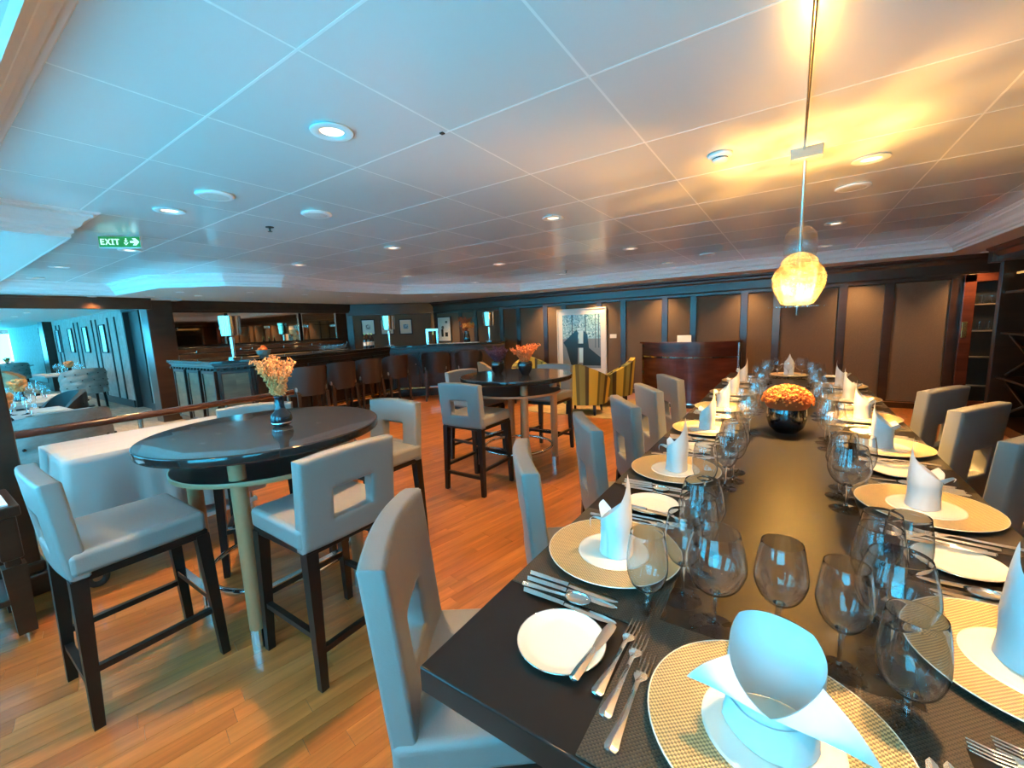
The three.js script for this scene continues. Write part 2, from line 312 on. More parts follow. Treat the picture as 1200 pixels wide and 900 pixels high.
  // right wall
  struct('wall_right', box(0.12, 2.2, 8.8, 2.66, 1.1, -3.6), M.darkWood, 'dark wall behind the wine cabinets', 'wall');
  // window wall behind and beside the camera, with real openings
  const wins = []; for (let k = 0; k < 18; k++) wins.push(-24.75 + k * 1.42);
  const gs = []; let px = -25.6;
  for (const w of wins) { gs.push(box(w - px, 2.2, 0.14, (w + px) / 2, 1.1, 0.69)); px = w + 1.02; }
  gs.push(box(2.72 - px, 2.2, 0.14, (2.72 + px) / 2, 1.1, 0.69));
  for (const w of wins) { gs.push(box(1.02, 0.62, 0.14, w + 0.51, 0.31, 0.69)); gs.push(box(1.02, 0.32, 0.14, w + 0.51, 2.04, 0.69)); }
  struct('wall_window', merge(gs), M.soffit, 'pale window wall facing the panelled wall', 'wall');
  wins.forEach((w, i) => {
    const f = struct('window_' + (i + 1), merge([box(0.05, 1.26, 0.06, w + 0.025, 1.25, 0.68), box(0.05, 1.26, 0.06, w + 0.995, 1.25, 0.68), box(1.02, 0.05, 0.06, w + 0.51, 0.645, 0.68), box(1.02, 0.05, 0.06, w + 0.51, 1.855, 0.68)]), M.white, 'white framed window in the window wall', 'window');
    part(f, 'pane', box(0.92, 1.16, 0.006, w + 0.51, 1.25, 0.68), M.pane);
  });
  // far end window of the dining area
  struct('wall_end', merge([box(0.12, 0.75, 3.5, -25.5, 0.375, -1), box(0.12, 0.28, 3.5, -25.5, 1.96, -1)]), M.greyWall, 'end wall of the dining area', 'wall');
  const ew = struct('window_19', merge([box(0.06, 1.1, 0.06, -25.45, 1.3, -2.68), box(0.06, 1.1, 0.06, -25.45, 1.3, -1.0), box(0.06, 1.1, 0.06, -25.45, 1.3, 0.55)]), M.white, 'wide window at the end of the dining area', 'window');
  part(ew, 'pane', box(0.006, 1.1, 3.2, -25.45, 1.3, -1.05), M.pane);
  struct('sea', new THREE.CircleGeometry(380, 48).rotateX(-Math.PI / 2).translate(0, -14, 0), M.sea, 'open sea outside the windows', 'sea');
  // curtain pelmet strip: brown stripes of the near crown
  struct('trim_6', merge([sweep([[1.42, -0.23], [-3.62, -0.23]], [[0.019, SO + 0.031], [0.023, SO + 0.033], [0.023, SO + 0.052], [0.019, SO + 0.053]]), sweep([[1.42, -0.23], [-3.62, -0.23]], [[0.092, SO + 0.114], [0.105, SO + 0.118], [0.105, SO + 0.134], [0.118, SO + 0.138]])]), std({ color: lin(0.36, 0.2, 0.085), map: grainTex, roughness: 0.5, side: THREE.DoubleSide }), 'brown wooden bands on the moulding by the windows', 'moulding');
}

// ---------------------------------------------------------------- chairs and stools with a square hole in the back
function backGeo(w, y0, y1, hole, depth, bend, lean) {   // upholstered slab with a rectangular hole, rounded edges, gently curved
  const [hw, h0, h1] = hole, e = [0, 0.004, 0.011, 0.022], xs = [], ys = [];
  const fill = (arr, a, b, n) => { for (let i = 1; i < n; i++) arr.push(a + (b - a) * i / n); };
  const side = [...e.map(d => -w / 2 + d)]; const inner = [...e].reverse().map(d => -hw / 2 - d);
  xs.push(...side); fill(xs, side[3], inner[0], 3); xs.push(...inner); fill(xs, -hw / 2, hw / 2, 4); xs.push(...inner.map(v => -v).reverse()); fill(xs, -inner[0], -side[3], 3); xs.push(...side.map(v => -v).reverse());
  ys.push(...e.map(d => y0 + d)); fill(ys, y0 + 0.022, h0 - 0.022, 2); ys.push(...[...e].reverse().map(d => h0 - d)); fill(ys, h0, h1, 3); ys.push(...e.map(d => h1 + d)); fill(ys, h1 + 0.022, y1 - 0.022, 3); ys.push(...[...e].reverse().map(d => y1 - d));
  const nx = xs.length, ny = ys.length, P = [], idx = [], ok = (i, j) => { const x = (xs[i] + xs[i + 1]) / 2, y = (ys[j] + ys[j + 1]) / 2; return i >= 0 && j >= 0 && i < nx - 1 && j < ny - 1 && !(Math.abs(x) < hw / 2 && y > h0 && y < h1); };
  for (const f of [1, -1]) for (let j = 0; j < ny; j++) for (let i = 0; i < nx; i++) {
    const x = xs[i], y = ys[j], dx = Math.max(0, Math.abs(x) - hw / 2), dy = Math.max(0, h0 - y, y - h1);
    const d = Math.min(w / 2 - Math.abs(x), y - y0, y1 - y, Math.max(Math.abs(x) < hw / 2 ? dy : dx, y > h0 && y < h1 ? dx : dy, Math.hypot(dx, dy) * 0.999)), q = Math.min(1, Math.max(0, d) / 0.022), t = depth / 2 * (0.62 + 0.38 * Math.sqrt(1 - (1 - q) * (1 - q)));
    const k = (y - y0) / (y1 - y0);
    P.push(x, y + 0.012 * (1 - (2 * x / w) ** 2) * k, depth / 2 + f * t - bend * 4 * (x / w) ** 2 + lean * k);
  }
  const N = nx * ny, quad = (a, b, c, d) => idx.push(a, b, c, a, c, d);
  for (let j = 0; j < ny - 1; j++) for (let i = 0; i < nx - 1; i++) if (ok(i, j)) {
    const a = j * nx + i, b = a + 1, c = a + nx + 1, d = a + nx; quad(a, b, c, d); quad(N + a, N + d, N + c, N + b);
    if (!ok(i - 1, j)) quad(a, d, N + d, N + a); if (!ok(i + 1, j)) quad(c, b, N + b, N + c); if (!ok(i, j - 1)) quad(b, a, N + a, N + b); if (!ok(i, j + 1)) quad(d, c, N + c, N + d);
  }
  const g = new THREE.BufferGeometry(); g.setAttribute('position', new THREE.Float32BufferAttribute(P, 3)); g.setIndex(idx); g.computeVertexNormals(); return tri(g);
}
function seatGeo(w, d, y0, y1) {
  const g = new RoundedBoxGeometry(w, y1 - y0, d, 5, 0.022); const p = g.attributes.position;
  for (let i = 0; i < p.count; i++) { const x = p.getX(i), y = p.getY(i), z = p.getZ(i), k = 1 - 0.05 * (z / d + 0.5); p.setX(i, x / (0.94 + 0.06 * (0.5 - z / d)) * 0.985); if (y > 0) p.setY(i, y + 0.014 * (1 - (2 * x / w) ** 2) * (1 - (2 * z / d) ** 2)); }
  g.computeVertexNormals(); return tri(g.translate(0, (y0 + y1) / 2, 0));
}
function makeStool() {
  const t = thing('bar_stool', '', 'stool');
  part(t, 'seat', seatGeo(0.42, 0.40, 0.565, 0.65), M.leather);
  part(t, 'backrest', backGeo(0.42, 0.555, 0.905, [0.17, 0.65, 0.765], 0.062, 0.012, 0.03).translate(0, 0, 0.155), M.leather);
  part(t, 'seat_frame', rbox(0.40, 0.03, 0.40, 0, 0.552, 0, 0.004), M.black);
  for (const [sx, sz] of [[-1, -1], [1, -1], [1, 1], [-1, 1]]) part(t, 'leg', legGeo([sx * 0.18, 0.55, sz * 0.18], [sx * 0.195, 0, sz * 0.2], 0.046, 0.03), M.black);
  part(t, 'stretcher', bar2([-0.188, 0.21, -0.19], [-0.188, 0.21, 0.19], 0.022), M.black);
  part(t, 'stretcher', bar2([0.188, 0.21, -0.19], [0.188, 0.21, 0.19], 0.022), M.black);
  part(t, 'stretcher', bar2([-0.188, 0.15, 0.193], [0.188, 0.15, 0.193], 0.024), M.black);
  const f = part(t, 'stretcher', bar2([-0.188, 0.26, -0.19], [0.188, 0.26, -0.19], 0.026), M.black);
  part(f, 'kick_plate', box(0.35, 0.006, 0.03, 0, 0.276, -0.19), M.chrome, 'chrome kick plate');
  return t;
}
const stool = placer(makeStool), G1 = 'leather bar stools at the round tables';
stool('pale leather bar stool beside the cloth-covered cart, its back to the windows', [-2.175, 0, -0.43], facing(0, -1), G1);
stool('pale leather bar stool between the vase table and the long table', [-1.63, 0, -0.94], facing(-1, 0), G1);
stool('pale leather bar stool at the vase table, its back to the bowl table', [-2.08, 0, -1.54], facing(0.03, 1), G1);
stool('pale leather bar stool at the vase table, its back to the bar end cabinet', [-2.68, 0, -1.16], facing(0.86, 0.5), G1);
stool('pale leather bar stool at the two-bowl table, its back to the vase table', [-2.18, 0, -2.68], facing(0, -1), G1);
stool('pale leather bar stool at the two-bowl table, its back to the bar', [-2.66, 0, -3.28], facing(1, 0.1), G1);
stool('pale leather bar stool at the two-bowl table, its back to the striped armchairs', [-2.14, 0, -3.82], facing(0, 1), G1);

function makeChair() {
  const t = thing('dining_chair', '', 'chair');
  part(t, 'seat', seatGeo(0.43, 0.43, 0.385, 0.47), M.leather);
  part(t, 'backrest', backGeo(0.43, 0.375, 0.875, [0.15, 0.53, 0.66], 0.065, 0.02, 0.045).translate(0, 0, 0.165), M.leather);
  part(t, 'seat_frame', rbox(0.41, 0.03, 0.42, 0, 0.372, 0, 0.004), M.black);
  for (const [sx, sz] of [[-1, -1], [1, -1], [1, 1], [-1, 1]]) part(t, 'leg', legGeo([sx * 0.185, 0.37, sz * 0.19], [sx * 0.19, 0, sz * (sz > 0 ? 0.215 : 0.19)], 0.046, 0.032), M.black);
  return t;
}
const chair = placer(makeChair), G2 = 'leather dining chairs at the long table';
const ORD = ['', 'first', 'second', 'third', 'fourth', 'fifth', 'sixth', 'seventh'];
const LZ = [-0.66, -1.28, -1.87, -2.43, -3.0, -3.6];
LZ.forEach((z, i) => { const f = [0.81, -0.59], bx = [-0.79, -0.785, -0.80, -0.80, -0.82, -0.81][i]; chair('pale leather dining chair with holed back, ' + ORD[6 - i] + ' from the panelled wall on bar side', [bx + f[0] * 0.2, 0, z + f[1] * 0.2], facing(...f), G2); });
[-1.15, -1.75, -2.32, -2.9, -3.48].forEach((z, i) => { const f = [-0.81, -0.59]; chair('pale leather dining chair with holed back, ' + ORD[5 - i] + ' from the panelled wall on cabinet side', [0.76 + f[0] * 0.2, 0, z + f[1] * 0.2], facing(...f), G2); });

// ---------------------------------------------------------------- long dining table
const TY = 0.75;
{
  const t = thing('dining_table', 'long black lacquered dining table set for a dinner', 'table', [0, 0, -2.75]);
  part(t, 'tabletop', rbox(1.06, 0.05, 4.6, 0, TY - 0.025, 0, 0.004), M.tableTop);
  part(t, 'apron', rbox(0.86, 0.05, 4.3, 0, TY - 0.075, 0), M.black);
  for (const z of [-1.75, 0, 1.75]) { const p = part(t, 'pedestal', rbox(0.42, 0.62, 0.3, 0, 0.35, z, 0.01), M.bronze); part(p, 'foot', rbox(0.6, 0.04, 0.5, 0, 0.02, z), M.black); }
}
// ---- prototypes of the table ware
const mat = placer(() => { const t = single('placemat', '', 'placemat', rbox(0.45, 0.003, 0.33, 0, 0.0015, 0, 0.0012), M.darkWeave); return t; });
const charger = placer(() => {
  const t = thing('charger_plate', '', 'plate');
  const g = lathe([[0.02, 0], [0.10, 0], [0.105, 0.004], [0.16, 0.012], [0.1655, 0.0145], [0.164, 0.016], [0.155, 0.0145], [0.088, 0.0085], [0.084, 0.0085]], 56);
  const p = g.attributes.position, uv = g.attributes.uv; for (let i = 0; i < p.count; i++) uv.setXY(i, p.getX(i), p.getZ(i));
  part(t, 'woven_rim', g, M.goldWeave, 'wide gold woven-pattern rim');
  part(t, 'edge', new THREE.TorusGeometry(0.1648, 0.0014, 6, 64).rotateX(Math.PI / 2).translate(0, 0.0152, 0), M.china);
  part(t, 'well', lathe([[0, 0.0100], [0.07, 0.0098], [0.084, 0.0108], [0.0885, 0.0118], [0.089, 0.0085]], 48), M.china, 'plain white centre');
  return t;
});
const breadPlate = placer(() => {
  const t = thing('bread_plate', '', 'plate');
  part(t, 'dish', lathe([[0, 0.004], [0.055, 0.004], [0.066, 0.007], [0.082, 0.0125], [0.0835, 0.0115], [0.066, 0.003], [0.045, 0], [0, 0]], 48), M.china);
  part(t, 'rim_line', new THREE.TorusGeometry(0.0828, 0.0009, 6, 64).rotateX(Math.PI / 2).translate(0, 0.0122, 0), M.steel, 'thin silver rim line');
  return t;
});
function ribbon(rows, th) {       // rows [z, halfWidth, y] -> closed flat bar along z
  const pos = [], quad = (a, b, c, d) => pos.push(...a, ...b, ...c, ...a, ...c, ...d);
  const k = rows.map(([z, w, y]) => ({ l: [-w, y, z], r: [w, y, z], m: [0, y + th, z], b: [0, y - th * 0.3, z] }));
  for (let i = 0; i < k.length - 1; i++) { const a = k[i], b = k[i + 1]; quad(a.l, a.m, b.m, b.l); quad(a.m, a.r, b.r, b.m); quad(a.l, b.l, b.b, a.b); quad(a.b, b.b, b.r, a.r); }
  const g = new THREE.BufferGeometry(); g.setAttribute('position', new THREE.Float32BufferAttribute(pos, 3)); g.computeVertexNormals(); return tri(g);
}
// cutlery lies along local z: handle end at +z, working end at -z
const handle = ribbon([[0.1, 0.001, 0.002], [0.0985, 0.008, 0.0025], [0.092, 0.0105, 0.003], [0.075, 0.0085, 0.0035], [0.03, 0.0048, 0.004], [-0.01, 0.0035, 0.006]], 0.0035);
const knife = placer(() => {
  const t = thing('table_knife', '', 'knife');
  part(t, 'handle', ribbon([[0.11, 0.002, 0.003], [0.106, 0.0085, 0.0035], [0.08, 0.0088, 0.004], [0.02, 0.0065, 0.0042], [0.008, 0.0075, 0.0042]], 0.0045), M.steel);
  part(t, 'blade', ribbon([[0.01, 0.0065, 0.004], [-0.02, 0.0085, 0.003], [-0.075, 0.0095, 0.0022], [-0.1, 0.006, 0.002], [-0.108, 0.0008, 0.002]], 0.0012), M.steel);
  return t;
});
const butterKnife = placer(() => {
  const t = thing('butter_knife', '', 'knife');
  part(t, 'handle', ribbon([[0.08, 0.002, 0.004], [0.076, 0.0085, 0.0045], [0.05, 0.0085, 0.0045], [0.0, 0.006, 0.0045]], 0.0045), M.steel);
  part(t, 'blade', ribbon([[0.0, 0.006, 0.004], [-0.03, 0.0095, 0.003], [-0.06, 0.0105, 0.0025], [-0.078, 0.009, 0.002], [-0.084, 0.002, 0.002]], 0.0012).translate(0.001, 0, 0), M.steel);
  return t;
});
const fork = placer(() => {
  const t = thing('dinner_fork', '', 'fork');
  part(t, 'handle', handle, M.steel);
  part(t, 'neck', ribbon([[-0.005, 0.0035, 0.006], [-0.03, 0.004, 0.007], [-0.042, 0.0105, 0.005], [-0.055, 0.0125, 0.0035]], 0.002), M.steel);
  for (const x of [-0.0105, -0.0035, 0.0035, 0.0105]) part(t, 'tine', ribbon([[-0.05, 0.0019, 0.004], [-0.075, 0.0017, 0.0035], [-0.1, 0.0008, 0.007]], 0.0015).translate(x, 0, 0), M.steel);
  return t;
});
const spoon = placer(() => {
  const t = thing('soup_spoon', '', 'spoon');
  part(t, 'handle', handle, M.steel);
  part(t, 'bowl', new THREE.SphereGeometry(1, 20, 10, 0, Math.PI * 2, Math.PI / 2, Math.PI / 2).scale(0.02, 0.009, 0.03).translate(0, 0.0105, -0.038), std({ color: lin(0.72, 0.70, 0.66), roughness: 0.15, metalness: 1, side: THREE.DoubleSide }));
  return t;
});
function stemware(name, foot, stem, profile) {
  const make = fine => placer(() => {
    const t = thing(name, '', 'glass');
    part(t, 'foot', lathe([[0, 0], [foot, 0], [foot, 0.0015], [foot * 0.5, 0.0035], [0.007, 0.007], [0.0038, 0.014], [0.0036, 0.02], [0, 0.02]], 32), M.solidGlass);
    part(t, 'stem', lathe([[0, 0.018], [0.0037, 0.018], [0.0035, stem * 0.6], [0.005, stem - 0.006], [0.011, stem], [0.005, stem + 0.003], [0, stem + 0.003]], 16), M.solidGlass);
    const T = 0.0011, cv = new THREE.SplineCurve(profile.map(([r, y]) => new THREE.Vector2(r, stem + y))).getPoints(18), wall = [];
    for (const p of cv) wall.push([Math.max(p.x, 0.0002), p.y]);
    const tip = cv[cv.length - 1]; wall.push([tip.x - T * 0.5, tip.y + T * 0.6]);
    for (let i = cv.length - 1; i >= 0; i--) wall.push([Math.max(cv[i].x - T, 0.0002), cv[i].y + T * (1 - i / cv.length) * 1.5]);
    part(t, 'bowl', fine ? lathe(wall, 40) : lathe(cv.map(p => [Math.max(p.x, 0.0002), p.y]), 32), fine ? M.solidGlass : M.glass);
    return t;
  });
  const near = make(true), far = make(false);
  return (l, p, t, g) => (p[2] > -2.1 && p[0] > -1 ? near : far)(l, p, t, g);
}
const goblet = stemware('water_goblet', 0.04, 0.045, [[0.0005, 0], [0.018, 0.004], [0.032, 0.018], [0.0395, 0.04], [0.041, 0.065], [0.038, 0.098], [0.0335, 0.128]]);
const burgundy = stemware('red_wine_glass', 0.044, 0.078, [[0.0005, 0], [0.022, 0.004], [0.041, 0.02], [0.0525, 0.045], [0.054, 0.062], [0.049, 0.092], [0.0405, 0.124]]);
const wine = stemware('white_wine_glass', 0.039, 0.085, [[0.0005, 0], [0.018, 0.004], [0.033, 0.02], [0.0415, 0.044], [0.0418, 0.06], [0.038, 0.09], [0.0325, 0.118]]);
const tasting = stemware('tasting_glass', 0.038, 0.08, [[0.0005, 0], [0.017, 0.004], [0.0305, 0.02], [0.0385, 0.044], [0.0388, 0.06], [0.0355, 0.09], [0.031, 0.117]]);
// standing napkin: rolled base cut slantwise from a low notch at the front (+z) to a tall point at the back, lapels turned out from the notch
const nkTop = (a, n) => { const d = Math.abs(a - Math.PI), q = Math.max(0, Math.min(1, (d - n.plateau) / (Math.PI - n.plateau))); return n.h1 - (n.h1 - n.hF) * Math.pow(q, n.pw); };
const nkPoint = (a, y, n) => { const lift = Math.max(0, (y - n.hF) / (n.h1 - n.hF)), r = n.w * (1 - 0.07 * Math.sin(Math.min(1, y / n.hF) * Math.PI)) * (1 - n.pinch * lift) * (1 + 0.045 * Math.sin(a * 3 + 1 + y * 14)); return [Math.sin(a) * r, y, Math.cos(a) * r * 0.9 + n.lean * lift * lift]; };
function napkinMaker(n) {
  return placer(() => {
    const t = thing('folded_napkin', '', 'napkin');
    part(t, 'hood', sheet((u, v) => { const a = u * Math.PI * 2; return nkPoint(a, v * nkTop(a, n), n); }, 48, 20), M.linen);
    for (const [s, tip, amax] of n.lapels) part(t, 'lapel', sheet((u, v) => {
      const a = s > 0 ? 0.06 + v * amax : Math.PI * 2 - 0.06 - v * amax, e = nkPoint(a, nkTop(a, n), n), k = Math.pow(u, 0.85);
      return [e[0] * 1.02 + (tip[0] * s - e[0]) * k, e[1] + (tip[1] - e[1]) * k + 0.014 * Math.sin(u * Math.PI), e[2] * 1.03 + (tip[2] - e[2]) * k + 0.012 * Math.sin(u * Math.PI)];
    }, 12, 10), M.linen);
    part(t, 'base_fold', sheet((u, v) => { const a = (u - 0.5) * 2.7; const p = nkPoint((a + Math.PI * 2) % (Math.PI * 2), v * n.hF * (0.62 + 0.3 * u), n); return [p[0] * 1.05, p[1] + 0.001, p[2] * 1.05]; }, 18, 5), M.linen);
    return t;
  });
}
const napkin = napkinMaker({ h1: 0.212, hF: 0.075, w: 0.043, plateau: 0.1, pw: 0.5, pinch: 0.16, lean: 0.004, lapels: [[1, [0.075, 0.088, 0.035], 1.0], [-1, [0.05, 0.1, 0.05], 0.8]] });
const napkinWide = napkinMaker({ h1: 0.15, hF: 0.062, w: 0.06, plateau: 0.95, pw: 0.9, pinch: 0.06, lean: 0.012, lapels: [[1, [0.115, 0.045, 0.045], 1.15], [-1, [0.105, 0.062, 0.04], 1.15]] });
function setting(x, z, turn, where, o = {}) {
  // local: u = diner's right, v = towards the table middle; the diner faces local -z
  const c = Math.cos(turn), s = Math.sin(turn);
  const at = (u, v, y = 0) => [x + u * c - v * s, TY + y, z - u * s - v * c];
  const lab = (t) => t + ', ' + where;
  mat(lab('dark woven placemat'), at(0, 0.17), turn, 'dark woven placemats');
  charger(lab('gold woven charger plate with white centre'), at(0, 0.172, 0.003), turn, 'gold charger plates');
  (o.wide ? napkinWide : napkin)(lab(o.wide ? 'broad white napkin folded into a hood' : 'white napkin folded into a pointed hood'), at(0, 0.18, 0.0135), turn + rr(-0.25, 0.25) * (o.wide ? 0 : 1), 'standing white napkins');
  breadPlate(lab('white bread plate with silver rim'), at(-0.335, 0.178), turn, 'bread plates');
  butterKnife(lab('butter knife across bread plate'), at(-0.27, 0.18, 0.0125), turn - 0.06, 'butter knives');
  const fk = [[-0.185, 0.13, 'inner fork beside charger'], [-0.209, 0.175, 'middle fork left of charger'], [-0.232, 0.205, 'outer fork left of charger']];
  fk.forEach(([u, v, n], i) => { if (!o.half || i < 2) fork(lab(n), at(u, v, 0.003), turn - 0.02 * i, 'table forks'); });
  knife(lab('inner knife beside charger'), at(0.18, 0.14, 0.003), turn, 'table knives');
  knife(lab('middle knife right of charger'), at(0.2, 0.145, 0.003), turn + 0.02, 'table knives');
  spoon(lab('soup spoon between the knives'), at(0.221, 0.135, 0.003), turn + 0.02, 'soup spoons');
  knife(lab('outer knife right of spoon'), at(0.243, 0.16, 0.003), turn, 'table knives');
  burgundy(lab('large round red wine glass'), at(-0.10, 0.365), turn, 'wine glasses on the long table');
  wine(lab('tall white wine glass in the middle'), at(0.004, 0.375), turn, 'wine glasses on the long table');
  tasting(lab('slim wine glass beside the goblet'), at(0.092, 0.36), turn, 'wine glasses on the long table');
  goblet(lab('short-stemmed water goblet'), at(0.166, 0.305), turn, 'water goblets on the long table');
}
setting(0, -0.45, 0, 'place at the table end away from panelled wall', { wide: true });
setting(0, -5.05, Math.PI, 'place at the table end by panelled wall');
[-0.97, -1.66, -2.37, -3.0, -3.62, -4.32].forEach((z, i) => setting(-0.53, z, -Math.PI / 2, ORD[6 - i] + ' bar-side place from panelled wall'));
[-0.97, -1.66, -2.35, -2.97, -3.6, -4.22].forEach((z, i) => setting(0.53, z, Math.PI / 2, ORD[6 - i] + ' cabinet-side place from panelled wall'));

// ---------------------------------------------------------------- flowers
function blobs(n, place, r0, r1, flat = 1) {
  const gs = []; for (let i = 0; i < n; i++) { const p = place(i), r = rr(r0, r1); gs.push(new THREE.IcosahedronGeometry(r, 0).scale(1, flat, 1).rotateX(rr(0, 6)).rotateY(rr(0, 6)).translate(...p)); } return merge(gs);
}
{
  const t = thing('flower_bowl', 'round black glass bowl of orange blossoms on the long table', 'flower bowl', [0, TY, -2.52]);
  part(t, 'bowl', lathe([[0, 0], [0.05, 0], [0.078, 0.03], [0.09, 0.075], [0.086, 0.12], [0.074, 0.155], [0.07, 0.153], [0.08, 0.118], [0.083, 0.075], [0.07, 0.035], [0, 0.012]], 40), M.smoked);
  const tones = [M.orange, std({ color: lin(0.45, 0.075, 0.006), roughness: 0.7 }), std({ color: lin(0.72, 0.2, 0.02), roughness: 0.7 })];
  tones.forEach((m, k) => { const o = part(t, 'blossoms', blobs(330, () => { const a = rr(0, 6.283), q = Math.sqrt(rnd()), h = 0.16 + 0.085 * Math.sqrt(Math.max(0, 1 - q * q)) - rr(0, 0.012); return [Math.cos(a) * q * 0.112, h, Math.sin(a) * q * 0.112]; }, 0.004, 0.0085, 0.7), m); o.userData.kind = 'stuff'; });
  part(t, 'filling', new THREE.SphereGeometry(0.07, 20, 12).scale(1.45, 0.75, 1.45).translate(0, 0.155, 0), std({ color: lin(0.35, 0.06, 0.008), roughness: 0.9 }));
}
function sprigs(n, spread, h, leaf, dens) {            // feathery stems, returns [stems, leaves]
  const st = [], lf = [];
  for (let i = 0; i < n; i++) {
    const a = i * 2.4 + rr(-0.3, 0.3), s = spread * Math.sqrt((i + 0.4) / n), hh = h * rr(0.72, 1);
    const tip = [Math.cos(a) * s, hh, Math.sin(a) * s], mid = [tip[0] * 0.35, hh * 0.5, tip[2] * 0.35];
    st.push(tube([[0, 0, 0], mid, tip], 0.0016, 6, 4));
    const cv = new THREE.CatmullRomCurve3([V3(0, 0, 0), V3(...mid), V3(...tip)]);
    for (let k = 0; k < dens; k++) { const p = cv.getPoint(rr(0.25, 1)), g = new THREE.ConeGeometry(leaf * 0.45, leaf * rr(1.2, 2.4), 4).rotateX(rr(-1.1, 1.1)).rotateZ(rr(-1.1, 1.1)); lf.push(g.translate(p.x + rr(-1, 1) * leaf * 1.3, p.y + rr(-0.3, 1) * leaf, p.z + rr(-1, 1) * leaf * 1.3)); }
  }
  return [merge(st), merge(lf)];
}
{
  const t = thing('bud_vase', 'dark blue bulb vase of dried coral sprigs on round table', 'vase', [-2.08, 0.905, -1.03]);
  part(t, 'vase', lathe([[0, 0], [0.028, 0], [0.042, 0.012], [0.05, 0.035], [0.044, 0.06], [0.026, 0.078], [0.021, 0.095], [0.021, 0.145], [0.025, 0.15], [0.019, 0.148], [0.018, 0.1], [0, 0.1]], 32), M.blueGlass);
  part(t, 'foot_band', lathe([[0.03, 0.0], [0.045, 0.012], [0.047, 0.02], [0.04, 0.022]], 32), M.chrome, 'silvered band round the foot');
  const [s, l] = sprigs(15, 0.1, 0.24, 0.011, 85);
  part(t, 'stems', s.translate(0, 0.11, 0), M.stem); const o = part(t, 'coral_leaves', l.translate(0, 0.11, 0), M.coral); o.userData.kind = 'stuff';
}
function bowlVase(name, label, p, leafMat, spread, h, dens) {
  const t = thing(name, label, 'vase', p);
  part(t, 'bowl', lathe([[0, 0], [0.03, 0], [0.036, 0.012], [0.06, 0.05], [0.066, 0.09], [0.06, 0.12], [0.054, 0.118], [0.06, 0.09], [0.05, 0.05], [0, 0.02]], 32), M.smoked);
  const [s, l] = sprigs(16, spread, h, 0.014, dens);
  part(t, 'stems', s.translate(0, 0.08, 0), M.stem); const o = part(t, 'leaves', l.translate(0, 0.08, 0), leafMat); o.userData.kind = 'stuff';
  return t;
}
bowlVase('bowl_vase', 'black bowl vase with dark plum foliage on round table', [-2.27, 0.905, -3.14], M.plum, 0.12, 0.18, 40);
bowlVase('bowl_vase', 'black bowl vase with rust orange feathery sprigs on round table', [-1.98, 0.905, -3.16], std({ color: lin(0.66, 0.17, 0.045), roughness: 0.8, side: THREE.DoubleSide }), 0.14, 0.2, 60);

// ---------------------------------------------------------------- round high tables
const highTable = placer(() => {
  const t = thing('high_table', '', 'table');
  part(t, 'tabletop', lathe([[0, 0.905], [0.505, 0.905], [0.511, 0.9035], [0.514, 0.899], [0.514, 0.874], [0.511, 0.867], [0.505, 0.865], [0, 0.865]], 72), M.lacquer);
  const sh = part(t, 'shelf', lathe([[0, 0.765], [0.40, 0.765], [0.405, 0.76], [0.405, 0.745], [0.4, 0.742], [0, 0.742]], 64), M.black);
  part(sh, 'shelf_edge', lathe([[0.404, 0.764], [0.4085, 0.763], [0.4085, 0.744], [0.404, 0.743]], 64), M.bronze, 'brown wooden edge band');
  for (const [x, z] of [[-1, -1], [1, -1], [1, 1], [-1, 1]]) { const l = part(t, 'leg', cyl(0.032, 0.032, 0.78, x * 0.245, 0.475, z * 0.26), M.bronze); part(l, 'chrome_foot', cyl(0.0335, 0.0335, 0.09, x * 0.245, 0.045, z * 0.26), M.chrome, 'chrome foot sleeve'); }
  part(t, 'foot_ring', new THREE.TorusGeometry(0.318, 0.012, 10, 72).rotateX(Math.PI / 2).translate(0, 0.235, 0), M.chrome, 'chrome foot ring');
  return t;
});
highTable('round black high table with coral vase beside the bar stools', [-2.13, 0, -0.99], 0, 'round high tables');
highTable('round black high table with two bowl vases', [-2.09, 0, -3.17], 0, 'round high tables');

